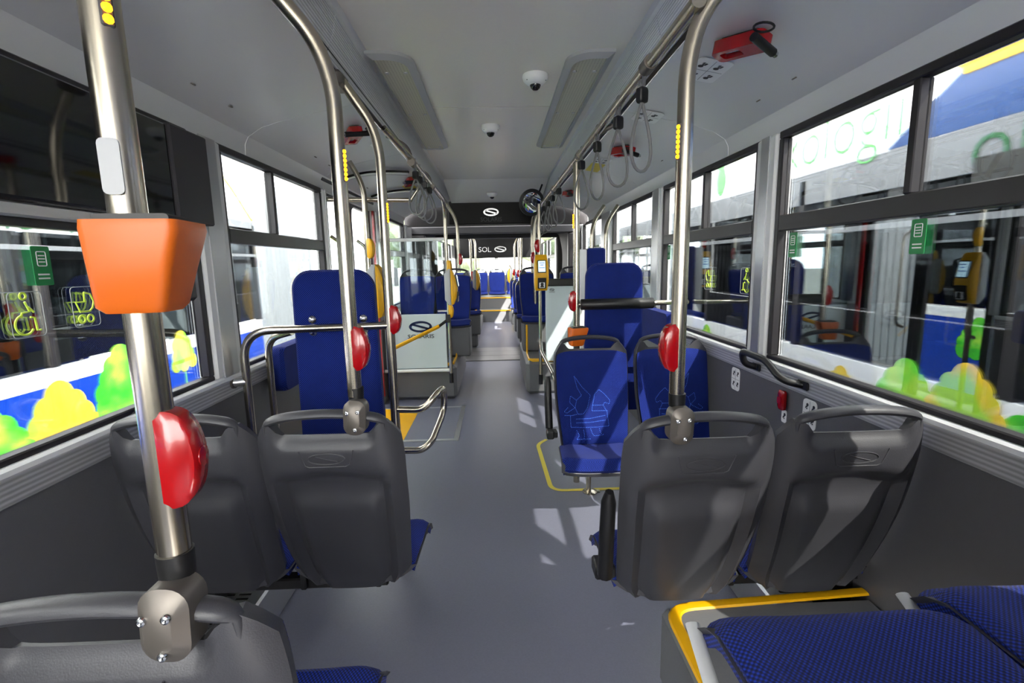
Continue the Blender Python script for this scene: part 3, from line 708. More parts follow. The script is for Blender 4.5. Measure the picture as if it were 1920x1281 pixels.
def board(label, x, y, w, z0, z1, bolts):
    t = thing('backrest_board', label, 'backrest', (x, y, z0)); h = z1-z0; zc = (z0+z1)/2
    o = []
    for i in range(13): a = math.radians(90*i/12); o.append((w/2-.085+.085*math.cos(a)-.012, zc+h/2-.085+.085*math.sin(a)))
    for i in range(13): a = math.radians(90+90*i/12); o.append((-w/2+.085+.085*math.cos(a)+.012, zc+h/2-.085+.085*math.sin(a)))
    o += [(-w/2-.0, z0+.02), (-w/2+.02, z0), (w/2-.02, z0), (w/2, z0+.02)]
    q = MB(); q.prism(o, .055, T(x, y, 0), .012); part('cushion', q, 'fabric', t, 40, True)
    q = MB(); q.prism([(a*.98, zc+(b-zc)*.99) for a, b in o], .012, T(x, y+.055, 0)); part('backing', q, 'black', t, 40, True)
    if bolts:
        for dx in (-.095, .125):
            for zz in (1.16, 1.105):
                q = MB(); q.lathe([(0, .012), (.010, .011), (.017, .005), (.019, 0), (0, 0)], 14, T(x+dx, y, zz, rx=PI/2)); part('bolt', q, 'bolt', t, True, True)
board('tall blue padded board bolted to the bent steel frame on the left', -.735, 2.15, .375, .44, 1.372, True)
board('tall blue padded board behind the blue seats on the right, black roll across it', .70, 3.02, .375, .44, 1.375, False)
# right second pole, padded bar
p = pole('grab_pole', 'steel pole behind the facing blue seats, carrying the small orange box', [(.452, 2.95, .0), (.452, 2.95, 1.95)], group=GP, rad=.02)
stop_button(p, .452, 2.95, 1.152, -.98, -.1); led(p, .452, 2.95, 1.62, -.9, -.4)
t = thing('guard_rail', 'thick black padded roll on a steel bar in front of the right blue board', 'rail', (.7, 2.93, 1.1))
q = MB(); q.tube(arc([(.452, 2.95, 1.13), (1.02, 2.95, 1.13), (1.15, 3.05, 1.12), (1.183, 3.10, 1.12)], 6, .06), .0155, 14); part('tube', q, 'steel', t, True, True)
q = MB(); q.tube([(.475, 2.95, 1.13), (.478, 2.95, 1.13), (.482, 2.95, 1.13), (.915, 2.95, 1.13), (.919, 2.95, 1.13), (.922, 2.95, 1.13)], [.024, .030, .033, .033, .030, .024], 20); part('padding', q, 'black', t, True, True)
t = thing('tube_barrier', 'low bent steel loop beside the facing blue seats at the aisle', 'rail', (.36, 3.3, 0))
q = MB(); q.tube(arc([(.40, 4.85, .62), (.36, 4.3, .60), (.36, 3.35, .60), (.38, 3.2, .52), (.38, 3.2, .30), (.42, 3.3, .25), (.46, 3.6, .2)], 7, .08), .0155, 12); part('tube', q, 'steel', t, True, True)
# hand rails with straps
def rail(label, pts, loc): 
    t = thing('hand_rail', label, 'rail', loc); q = MB(); q.tube(arc(pts, 8, .12), .0175, 16); part('tube', q, 'steel', t, True, True); return t
rr = rail('long steel ceiling rail on the right from which the straps hang', [(.452, 1.22, 1.97), (.452, 6.25, 1.97), (.452, 6.5, 1.85), (.452, 6.5, .75)], (.452, 3.7, 1.9))
rl = rail('shorter steel ceiling rail on the left above the door', [(-.60, 2.75, 2.10), (-.50, 2.95, 1.99), (-.50, 4.75, 1.99), (-.505, 4.9, 1.9), (-.505, 4.9, .24)], (-.5, 3.8, 1.9))
for r_, s, ys in ((rr, 1, (1.6, 2.85, 4.1, 5.4)), (rl, -1, (3.0, 3.9))):
    for y in ys:
        q = MB(); q.tube(arc([(s*.452 if s > 0 else -.50, y, 1.975), (s*.52, y, 2.06), (s*.635, y, 2.125)], 5, .05), .014, 10); part('hanger', q, 'clamp', r_, True, True)
        q = MB(); xx = .452 if s > 0 else -.50; q.tube([(xx, y-.03, 1.972), (xx, y+.03, 1.972)], .0225, 14); part('joint_sleeve', q, 'clamp', r_, True, True)
q = MB(); q.lathe([(0, 0), (.021, 0), (.021, .1), (.0, .1)], 12, T(-.505, 4.9, .20)); part('pole_foot', q, 'black', rl, True, True)
stop_button(rl, -.505, 4.9, 1.36, .9, -.3, .14, 'yellow'); stop_button(rl, -.505, 4.9, .93, .9, -.3, .14, 'yellow')
def strap(label, x, y, z, rz, L=.215, wd=.066):
    t = thing('hand_strap', label, 'strap', (x, y, z), rz, 'grey hanging straps')
    q = MB(); q.tube([(.026*math.cos(a), 0, .026*math.sin(a)-.004) for a in [2*PI*i/16 for i in range(16)]], .007, 8, closed=True, flat=1.6, M=Matrix.Rotation(PI/2-rz, 4, 'Z')); part('collar', q, 'strap', t)
    q = MB(); q.tube([(0, 0, -.02), (0, 0, -.05)], .010, 8); part('neck', q, 'strap', t)
    q = MB(); q.prism(rrect(.036, .048, .010, 3), .026, T(0, -.013, -.066), .004); part('clip', q, 'black', t, 35)
    P = [(wd*math.sin(2*PI*i/28)*(.12+.88*(.5-.5*math.cos(2*PI*i/28))**.7)*1.0, .006*math.sin(2*PI*i/28), -.085-L*(.5-.5*math.cos(2*PI*i/28))) for i in range(28)]
    q = MB(); q.tube(P, .0055, 8, closed=True); part('loop', q, 'strap', t)
for i, (y, l, rz) in enumerate(((1.66, 'nearest hanging strap on the right rail', .5), (1.97, 'second hanging strap on the right rail', .35), (2.36, 'third hanging strap on the right rail', .6), (2.78, 'fourth hanging strap on the right rail, next to the second pole', .4), (3.75, 'fifth hanging strap on the right rail', .3), (4.15, 'sixth hanging strap on the right rail', .5), (4.5, 'seventh hanging strap on the right rail', .7), (4.9, 'eighth hanging strap on the right rail', .4), (5.3, 'ninth hanging strap on the right rail, nearest the round mirror', .5))):
    strap(l, .452, y, 1.97, rz)
for y, l, rz in ((3.12, 'nearest hanging strap on the left rail', -.4), (3.3, 'second hanging strap on the left rail', -.8), (3.5, 'third hanging strap on the left rail', .2), (3.75, 'farthest hanging strap on the left rail', -.5)): strap(l, -.50, y, 1.99, rz)
# far poles with red buttons
for x, y, l, z0, z1, m in ((.445, 6.0, 'steel pole right of the round mirror with bent top', .75, 2.0, 'red'), (-.47, 6.0, 'steel pole on the left platform seat beyond the glass screen', 1.3, 2.0, 'red'), (.42, 8.6, 'distant steel pole on the right, first beyond the joint', 1.05, 1.95, 'red'), (.42, 9.5, 'distant steel pole on the right, second beyond the joint', 1.05, 1.95, 'red'), (.38, 10.6, 'distant steel pole on the right, farthest down the aisle', .2, 1.9, 'red'),
                      (-.45, 8.6, 'distant steel pole on the left, first beyond the joint', 1.1, 1.95, 'red'), (-.42, 9.9, 'distant steel pole on the left, farthest down the aisle', 1.1, 1.95, 'yellow')):
    p = pole('grab_pole', l, [(x, y, z0), (x, y, z1-.1), (x+(.12 if x > 0 else -.12), y, z1+.1)], group='distant steel poles'); stop_button(p, x, y, 1.45 if y < 7 else 1.2, -1 if x > 0 else 1, -.3, .14, m)
p = pole('grab_pole', 'yellow-wrapped post at the end of the aisle', [(.36, 11.7, .1), (.36, 11.7, 1.25), (.30, 11.6, 1.35)], group='distant steel poles')
q = MB(); q.cyl((.36, 11.7, .12), (.36, 11.7, 1.2), .03, 12); part('yellow_sleeve', q, 'yellowline', p, True, True)
# ------------------------------------------------------------------ ticket machines
def orange_box(label, x, y, z, s, rz, k=1.):
    t = thing('ticket_box', label, 'ticket box', (x, y, z), rz)
    rings = []
    for zz, w, d, ox in ((-.058, .070, .060, 0), (-.05, .082, .074, 0), (.0, .096, .086, .006), (.045, .110, .096, .012), (.055, .108, .094, .012)):
        rings.append([(ox+px*k, py*k-.03*k, zz*k) for px, py in rrect(w, d, .012, 4)])
    q = MB(); q.loft(rings); part('housing', q, 'orange', t, 40)
    q = MB(); q.prism(rrect(.086*k, .012*k, .005*k, 3), .05*k, T(.012*k, -.06*k, .057*k)); part('slot', q, 'black', t, False)
    q = MB(); q.rbox(-.03*k, .03*k, .02*k, .05*k, -.05*k, .05*k, .004); part('pole_bracket', q, 'black', t, False)
orange_box('orange ticket box on the thick pole nearest the camera', -.425, .588, 1.386, -1, .12, .86)
orange_box('small orange ticket box low on the pole behind the facing blue seats', .436, 2.925, .945, 1, .2, .95)
def validator(label, x, y, z, rz, sc=1.):
    t = thing('ticket_machine', label, 'ticket machine', (x, y, z), rz, 'yellow ticket machines')
    h = .175*sc; w = .068*sc
    o = [(-.03, -h), (-.055, -h*.96), (-.085, -h*.55), (-.092, -h*.1), (-.082, h*.35), (-.05, h*.88), (-.03, h)]
    q = MB(); q.prism([(a*sc, b) for a, b in o], w*2, T(w, 0, 0, rz=PI/2), .012); part('front_shell', q, 'yellow', t, 35)
    o2 = [(-.032, -h*.99), (-.032, h*.99), (-.01, h), (.03, h*.7), (.03, -h*.7), (-.01, -h)]
    q = MB(); q.prism([(a*sc, b) for a, b in o2], w*1.9, T(w*.95, 0, 0, rz=PI/2), .008); part('rear_shell', q, 'grey', t, 35)
    q = MB(); q.prism(rrect(.080*sc, .12*sc, .006, 3), .012, T(0, -.094*sc, .062*sc, rx=-.16)); f = part('screen_frame', q, 'black', t, False)
    q = MB(); q.prism(rrect(.068*sc, .104*sc, .004, 3), .003, T(0, -.097*sc, .062*sc, rx=-.16)); part('screen', q, 'screen', f, False)
    for i, (zz, ww) in enumerate(((.095, .05), (.075, .03), (.05, .056), (.03, .04))):
        q = MB(); q.box(-ww*sc/2, ww*sc/2, -.0995*sc, -.0985*sc, (zz-.003)*sc, (zz+.003)*sc, T(0, .02*(zz-.06), 0)); part('screen_line', q, 'skyblue', f, False)
    q = MB(); q.prism(rrect(.082*sc, .105*sc, .008, 3), .012, T(0, -.097*sc, -.10*sc, rx=.14)); r = part('reader', q, 'black', t, False)
    q = MB(); q.prism(rrect(.054*sc, .052*sc, .003, 3), .003, T(0, -.0995*sc, -.118*sc, rx=.14)); part('reader_mark', q, 'white', r, False)
    q = MB(); q.lathe([(0, 0), (.016*sc, 0), (.016*sc, .002), (0, .002)], 12, T(0, -.101*sc, -.108*sc, rx=PI/2)); q.prism([(-.02*sc, -.02*sc), (.02*sc, -.02*sc), (.012*sc, 0), (-.012*sc, 0)], .002, T(0, -.103*sc, -.118*sc)); part('reader_icon', q, 'black', r, False)
    return t
v = validator('yellow ticket machine with lit screen facing the camera, right of the aisle', .41, 4.86, 1.29, .05)
pv = pole('grab_pole', 'thin steel pole carrying the yellow ticket machine right of the aisle', [(.405, 4.90, .24), (.405, 4.90, 1.95)], .017, .02, group=GP)
q = MB(); q.cyl((.405, 4.90, .16), (.405, 4.90, .26), .021, 12); part('pole_foot', q, 'black', pv, True, True); stop_button(pv, .405, 4.9, 1.55, -1, -.3)
validator('yellow and grey ticket machine seen from the side on the left screen pole', -.50, 4.88, 1.17, PI/2)
validator('yellow and grey ticket machine half hidden behind the left blue board', -.84, 3.30, 1.22, PI/2)
validator('small distant ticket machine on the left beyond the joint', -.40, 8.62, 1.12, PI/2)
validator('small distant ticket machine by the yellow-wrapped post', .33, 11.63, 1.12, -PI/2)
pd = pole('grab_pole', 'steel pole at the left door with a yellow button', [(-.87, 3.33, .0), (-.87, 3.33, 1.9), (-.95, 3.33, 2.05)], .017, .1, group=GP); stop_button(pd, -.87, 3.33, 1.50, .9, -.3, .13, 'yellow')
t = thing('hand_rail', 'short level steel rail across the top of the left door', 'rail', (-.8, 3.5, 1.8)); q = MB(); q.tube([(-1.17, 3.5, 1.84), (-.60, 3.52, 1.83), (-.50, 3.53, 1.97)], .016, 12); part('tube', q, 'steel', t, True, True)

# ------------------------------------------------------------------ screens by the platforms
gl = thing('glass_screen', 'clear glass screen with pale lower panel and oval emblem on the left', 'screen', (-.85, 4.96, .3))
q = MB(); q.box(-1.16, -.545, 4.955, 4.963, .90, 1.62); part('pane', q, 'clear', gl, False, True)
q = MB(); q.rbox(-1.16, -.545, 4.95, 4.968, .345, .90, .004); part('frosted_panel', q, 'frost', gl, False, True)
q = MB(); q.cyl((-1.18, 4.96, 1.635), (-.51, 4.95, 1.635), .017, 14); part('top_rail', q, 'white', gl, True, True)
q = MB(); q.cyl((-1.18, 4.95, .325), (-.51, 4.93, .325), .017, 14); part('bottom_rail', q, 'white', gl, True, True)
for z in (.93,):
    q = MB(); q.rbox(-.62, -.50, 4.93, 4.955, z-.01, z+.01, .003); part('clamp', q, 'alu', gl, False, True)
q = MB(); logo_mb(q, T(-.80, 4.944, .775), .23, .115, .004); part('emblem', q, 'inkblue', gl, False, True)
part('lettering', text_mb('SOLARIS', .072, T(-.80, 4.946, .675) @ Matrix.Diagonal((1.0, 1, .8, 1)), .001), 'ink', gl, False, True)
gr = thing('glass_screen', 'pale opaque screen with black top edge on the right', 'screen', (.8, 5.0, .3))
q = MB(); q.rbox(.47, 1.16, 4.99, 5.01, .38, 1.15, .004); part('frosted_panel', q, 'frost', gr, False, True)
q = MB(); q.rbox(.46, 1.17, 4.975, 5.02, 1.15, 1.225, .008); part('top_edge', q, 'black', gr, False, True)
q = MB(); logo_mb(q, T(.535, 4.984, 1.115), .05, .025, .003); part('emblem', q, 'ink', gr, False, True)
part('lettering', text_mb('SOLARIS', .016, T(.535, 4.986, 1.092), .001), 'ink', gr, False, True)
q = MB(); q.cyl((.41, 4.92, .36), (1.16, 4.98, .36), .015, 12); part('bottom_rail', q, 'steel', gr, True, True)
t = thing('backrest_board', 'narrow blue padded panel with white edge behind the right board', 'backrest', (.78, 4.2, .4))
q = MB(); q.rbox(.68, .745, 4.19, 4.24, .3, 1.49, .008); part('white_panel', q, 'white', t, False, True)
q = MB(); q.rbox(.747, .90, 4.18, 4.24, .45, 1.50, .015); part('cushion', q, 'fabric', t, False, True)
for dx in (.80, .92):
    q = MB(); q.tube(arc([(dx, 4.27, .0), (dx, 4.27, 1.70), (dx+.12, 4.35, 1.86)], 6, .1), .017, 12); part('support_tube', q, 'steel', t, True, True)
ba = thing('barrier_arm', 'slanting yellow barrier arm in front of the left glass screen', 'barrier', (-.7, 4.8, .7))
q = MB(); q.cyl((-1.0, 4.62, .62), (-.60, 4.82, .79), .018, 14); part('arm', q, 'yellow', ba, True, True)
q = MB(); q.cyl((-.60, 4.82, .79), (-.52, 4.87, .845), .014, 12); q.rbox(-.53, -.49, 4.85, 4.90, .82, .90, .006); part('pivot', q, 'black', ba, True, True)

# ------------------------------------------------------------------ folding seats
def folding(label, s, y0, y1, z0, z1):
    t = thing('folding_seat', label, 'folding seat', (s*1.12, (y0+y1)/2, z0)); yc = (y0+y1)/2
    q = MB(); q.prism(rrect(y1-y0, z1-z0, .04, 5), .075, T(s*1.155, yc, (z0+z1)/2, rz=s*PI/2), .016); part('cushion', q, 'fabric', t, 40, True)
    q = MB(); q.rbox(min(s*1.155, s*1.18), max(s*1.155, s*1.18), y0+.04, y1-.04, z0+.03, z1-.03, .006); part('back_plate', q, 'black', t, False, True)
folding('blue folding seat tipped up against the left wall behind the bent frame', -1, 2.40, 3.25, .775, 1.0)
folding('blue folding seat tipped up against the right wall behind the black roll', 1, 3.15, 3.95, .80, 1.04)

# ------------------------------------------------------------------ ceiling fittings
def dome(label, x, y, z, tilt=0):
    t = thing('dome_camera', label, 'camera', (x, y, z), 0, 'white dome cameras'); R_ = Matrix.Rotation(PI+tilt, 4, 'X')
    q = MB(); q.lathe([(0, 0), (.062, 0), (.064, .012), (.060, .026), (.045, .040), (.030, .047), (0, .047)], 28, R_); part('base', q, 'white', t)
    q = MB(); q.lathe([(.027, .040), (.027, .050), (.022, .062), (.012, .070), (0, .072)], 20, R_); part('lens_dome', q, 'blackgloss', t)
    for i in range(3):
        a = i*2.1+.4; q = MB(); q.lathe([(.004, 0), (.003, .002), (0, .002)], 8, R_ @ T(.053*math.cos(a), .053*math.sin(a), .031)); part('screw', q, 'black', t)
dome('nearest white dome camera, right of centre on the ceiling', .19, 2.60, 2.30)
dome('second white dome camera, mid ceiling beyond the seam', -.04, 3.49, 2.30)
dome('farthest white dome camera, above the black header', -.05, 6.1, 2.228, .13)
def vent(label, s, x0, x1):
    t = thing('ceiling_vent', label, 'vent', (s*(x0+x1)/2, 3.2, 2.29), 0, 'perforated ceiling vents')
    def out(k):
        a, b, c, d = x0+k, x1-k, 2.30+k, 4.06-k; r = .12-k
        P = [(b, c), (b, d), (a+.03, d)]
        P += [(a+.03-.03*math.sin(math.radians(i*15)), d-.03+.03*math.cos(math.radians(i*15))) for i in range(1, 7)]
        P += [(a, c+r)]+[(a+r-r*math.cos(math.radians(i*15)), c+r-r*math.sin(math.radians(i*15))) for i in range(1, 7)]
        return [(s*x, y) for x, y in P]
    o, i_ = out(0), out(.03); n_ = len(o)
    q = MB(); rings = [[(x, y, z) for x, y in oo] for oo, z in ((o, 2.302), (o, 2.286), (i_, 2.270), (i_, 2.302), (o, 2.302))]; q.loft(rings, False); part('frame', q, 'grey', t, 20, True)
    q = MB(); q.loft([[(x, y, z) for x, y in i_] for z in (2.280, 2.300)]); part('perforated_panel', q, 'perf', t, False, True)
    for yy in (2.50, 3.15, 3.98):
        for xx in (x0+.055, x1-.055):
            q = MB(); q.lathe([(.011, 0), (.010, .004), (.004, .005), (0, .003)], 12, T(s*xx, yy, 2.280, rx=PI)); part('screw', q, 'alu', t, True, True)
vent('perforated vent panel on the left of the ceiling', -1, .375, .572); vent('perforated vent panel on the right of the ceiling', 1, .315, .52)
mr = thing('round_mirror', 'round convex mirror hanging at the right end of the ceiling', 'mirror', (.39, 5.62, 2.05))
Rm = T(.39, 5.62, 2.05, rx=PI/2+.22, rz=.28)
q = MB(); q.lathe([(0, -.02), (.135, -.02), (.147, -.008), (.147, .006), (.138, .01)], 36, Rm); part('rim', q, 'black', mr, True, True)
q = MB(); q.lathe([(.139, .006), (.11, .010), (.07, .013), (.03, .0145), (0, .015)], 36, Rm); part('mirror_glass', q, 'mirror', mr, True, True)
q = MB(); q.tube([(.42, 5.64, 2.06), (.46, 5.7, 2.12), (.52, 5.75, 2.26)], .010, 10); part('arm', q, 'black', mr, True, True)
def cove_frame(s, X, y):
    z = lerp([(.648, 2.13), (.72, 2.116), (.85, 2.092), (1.0, 2.06)], X); tn = Vector((s*.983, 0, -.183)); nn = Vector((-s*.183, 0, -.983)); yv = Vector((0, 1, 0))
    m = Matrix((tn, nn, yv)).transposed().to_4x4(); m.translation = (s*X, y, z); return m     # local x outward, y off the surface, z along the bus
def hammer(label, s, X, y, ang):
    M = cove_frame(s, X, y); t = thing('emergency_hammer', label, 'hammer', tuple(M.translation), 0, 'red emergency hammers'); M = M @ Matrix.Rotation(ang, 4, 'Y') @ Matrix.Diagonal((1.3, 1.5, 1.3, 1))
    q = MB(); o = rrect(.055, .135, .012, 4); i_ = rrect(.030, .055, .008, 4, 0, .022)
    q.loft([[(x, yy, z) for x, z in oo] for oo, yy in ((o, .006), (o, .034), (i_, .034), (i_, .006), (o, .006))], False, M); part('holder', q, 'red', t, 40, True)
    q = MB(); q.prism(rrect(.04, .10, .006, 3), .008, M @ T(0, 0, .0)); part('wall_plate', q, 'black', t, False, True)
    q = MB(); q.prism(rrect(.022, .05, .006, 3), .010, M @ T(0, .014, .022)); part('label_plate', q, 'white', t, False, True)
    q = MB(); q.tube([tuple(M @ Vector(p)) for p in ((-.048, .03, -.06), (.048, .03, -.06))], [.014, .014], 12); part('hammer_head', q, 'black', t, True, True)
    q = MB(); q.tube([tuple(M @ Vector(p)) for p in ((.048, .03, -.06), (.062, .03, -.06), (.066, .03, -.06))], [.010, .010, .003], 10); part('steel_tip', q, 'bolt', t, True, True)
    q = MB(); q.tube([tuple(M @ Vector((-.055+.022*math.cos(a), .02, -.085+.022*math.sin(a)))) for a in [2*PI*i/16 for i in range(16)]], .0035, 8, closed=True); part('ring', q, 'black', t, True, True)
hammer('nearest red emergency hammer, top right on the coving', 1, .80, 1.72, -.6)
hammer('red emergency hammer seen through the straps on the right', 1, .80, 3.25, -.5)
hammer('far red emergency hammer by the round mirror on the right', 1, .75, 5.2, -.4)
hammer('nearest red emergency hammer on the left coving between the poles', -1, .78, 2.80, .5)
hammer('far red emergency hammer on the left above the door', -1, .74, 4.35, .4)
# notices
def picto(parent, M, cells, w, h):
    for cx, cz in cells:
        q = MB(); q.lathe([(.10*w, 0), (.10*w, .001), (0, .001)], 10, M @ T(cx-.08*w, 0, cz+.10*h, rx=-PI/2))
        q.prism([(-.06*w, .05*h), (.06*w, .02*h), (.10*w, -.08*h), (.04*w, -.10*h), (.0, -.02*h), (-.08*w, -.03*h)], .001, M @ T(cx, 0, cz)); q.prism([(-.10*w, -.06*h), (-.02*w, -.06*h), (.0, -.13*h), (-.08*w, -.12*h)], .001, M @ T(cx, 0, cz)); part('pictogram', q, 'ink', parent, False, True)
def notice(label, M, w, h, quad=True):
    t = thing('notice_sticker', label, 'sticker', tuple(M.translation)); q = MB(); q.prism(rrect(w, h, .018 if quad else .008, 4), .002, M); part('plate', q, 'white', t, False, True)
    M2 = M @ T(0, .002, 0)
    if quad:
        q = MB(); q.prism([(-w*.45, -.0008), (w*.45, -.0008), (w*.45, .0008), (-w*.45, .0008)], .0006, M2); part('divider', q, 'midgrey', t, False, True)
        q = MB(); q.prism([(-.0008, -h*.45), (.0008, -h*.45), (.0008, h*.45), (-.0008, h*.45)], .0006, M2); part('divider', q, 'midgrey', t, False, True)
        picto(t, M2, [(sx*w*.23, sz*h*.23) for sx in (-1, 1) for sz in (-1, 1)], w*.8, h*.7)
    else: picto(t, M2, [(0, 0)], w*2.0, h*1.6)
notice('white notice with four pictograms on the right coving near the pole', cove_frame(1, .80, 2.0) @ T(0, .003, 0), .13, .20)
notice('white notice with pictograms on the right coving behind the nearest strap', cove_frame(1, .76, 2.62) @ T(0, .003, 0), .13, .17)
notice('white notice on the right coving behind the third strap', cove_frame(1, .76, 3.7) @ T(0, .003, 0), .12, .17)
notice('small white notice on the left coving beside the red hammer', cove_frame(-1, .74, 3.15) @ T(0, .003, 0), .05, .07, False)
def wallM(s, y, z, X=1.185): return T(s*X, y, z, rz=s*PI/2)     # local y points into the room
notice('white notice with four pictograms on the right wall beyond the red button', wallM(1, 2.42, .775), .085, .115)
notice('white notice with four pictograms on the right wall left of the window seat', wallM(1, 1.82, .775), .085, .115)
notice('tiny white notice under the red wall button', wallM(1, 1.985, .715), .035, .055, False)
for y, X, l, sg in ((3.95, .76, 'yellow notice on the right coving beyond the straps', 1), (4.75, .8, 'yellow notice on the left coving above the door', -1)):
    q = MB(); q.prism(rrect(.10, .30, .008, 3), .002, cove_frame(sg, X, y) @ T(0, .003, 0)); t = solo('notice_sticker', q, 'yellowline', l, 'sticker')
t = thing('wall_button', 'red stop button on the right wall between the notices', 'button', (1.18, 1.99, .78)); M = wallM(1, 1.99, .785)
q = MB(); q.prism(rrect(.045, .085, .012, 4), .022, M, .006); part('housing', q, 'red', t, 40, True); q = MB(); q.prism(rrect(.028, .03, .008, 3), .004, M @ T(0, .022, .0)); part('push_cap', q, 'red', t, 40, True)
t = thing('sill_grab_bar', 'black bent grab handle on the sill of the right window', 'handle', (1.15, 2.03, .9))
q = MB(); q.tube(arc([(1.17, 2.20, .885), (1.115, 2.21, .90), (1.09, 2.19, .965), (1.09, 1.99, .962), (1.10, 1.88, .90), (1.17, 1.85, .885)], 6, .04), .015, 12); part('bar', q, 'black', t, True, True)
for y in (2.20, 1.85):
    q = MB(); q.rbox(1.162, 1.173, y-.035, y+.035, .868, .902, .005); part('mount', q, 'black', t, False, True)
# dark glossy panel along the top of the left window
t = thing('display_panel', 'long glossy black panel across the top of the near left window', 'panel', (-1.16, 1.2, 1.54))
q = MB(); q.rbox(-1.172, -1.135, .1, 1.80, 1.555, 1.875, .006); part('glossy_face', q, 'blackgloss', t, False, True)
q = MB(); q.rbox(-1.172, -1.125, 1.80, 2.02, 1.55, 1.88, .006); part('end_cover', q, 'plasticdark', t, False, True)
q = MB(); q.rbox(-1.172, -1.150, .1, 2.0, 1.515, 1.55, .005); part('bottom_trim', q, 'alu', t, False, True)
# signs on the glass
def line_art(parent, M, lines, r, m='lime'):
    for P, cl in lines:
        q = MB(); q.tube([(x, 0, z) for x, z in P], r, 6, closed=cl, flat=1., M=M); part('outline', q, m, parent, True, True)
def circ(cx, cz, r, a0=0, a1=360, n=18): 
    if a1-a0 >= 360: return [(cx+r*math.cos(2*PI*i/n), cz+r*math.sin(2*PI*i/n)) for i in range(n)]
    return [(cx+r*math.cos(math.radians(a0+(a1-a0)*i/n)), cz+r*math.sin(math.radians(a0+(a1-a0)*i/n))) for i in range(n+1)]
WHEEL = [(circ(.004, .040, .007), True), ([(.002, .028), (-.006, .006), (.012, .004), (.016, -.006)], False), ([(-.004, .016), (-.016, .004)], False), (circ(.010, -.022, .021, -150, 75), False), ([(-.006, -.006), (-.016, -.008), (-.018, -.036), (-.026, -.036)], False)]
PRAM = [([(0, .035), (-.018, .03), (-.026, .012), (-.02, -.004), (-.010, -.012), (.018, -.012), (.028, .012), (.002, .012), (0, .035)], False), (circ(-.010, -.030, .009), True), (circ(.016, -.030, .009), True)]
def glass_sign(label, s, y, z, art, sc=1.15):
    M = wallM(s, y, z, 1.199) @ Matrix.Diagonal((-1 if s > 0 else 1, 1, 1, 1)) @ Matrix.Diagonal((sc, 1, sc, 1)); t = thing('window_sign', label, 'sign', (s*1.199, y, z))
    line_art(t, M, art, .0024); q = MB(); q.tube([(x, 0, zz) for x, zz in rrect(.078, .098, .01, 3)], .0008, 5, closed=True, M=M); part('border', q, 'grey', t, True, True)
glass_sign('lime wheelchair outline sign on the near left window', -1, 1.262, 1.28, WHEEL); glass_sign('lime pram outline sign on the near left window', -1, 1.44, 1.285, PRAM)
glass_sign('lime wheelchair outline sign on the right window at the pillar', 1, 2.40, 1.275, WHEEL, 1.3); glass_sign('lime pram outline sign on the second right window', 1, 2.83, 1.275, PRAM, 1.3)
def green_sticker(label, s, y, z):
    M = wallM(s, y, z, 1.2); t = thing('window_sticker', label, 'sticker', (s*1.2, y, z)); q = MB(); q.prism(rrect(.052, .10, .004, 2), .0015, M); part('plate', q, 'green', t, False, True)
    M = M @ T(0, .0015, 0); q = MB(); q.tube([(x, 0, zz) for x, zz in rrect(.026, .036, .003, 2, 0, .018)], .0014, 5, closed=True, M=M); part('print', q, 'white', t, True, True)
    for zz in (.010, .018, .026):
        q = MB(); q.box(-.009, .009, 0, .001, zz-.0015, zz+.0015, M); part('print', q, 'white', t, False, True)
    for zz in (-.022, -.032):
        q = MB(); q.box(-.016, .016, 0, .001, zz-.002, zz+.002, M); part('print', q, 'white', t, False, True)
green_sticker('green sticker in the far top corner of the near right window', 1, 2.03, 1.435); green_sticker('green sticker high in the middle of the near right window', 1, 1.42, 1.435)
green_sticker('green sticker on the near left window above the pram sign', -1, 1.325, 1.40); green_sticker('green sticker on the second right window beside the pole', 1, 3.50, 1.44)

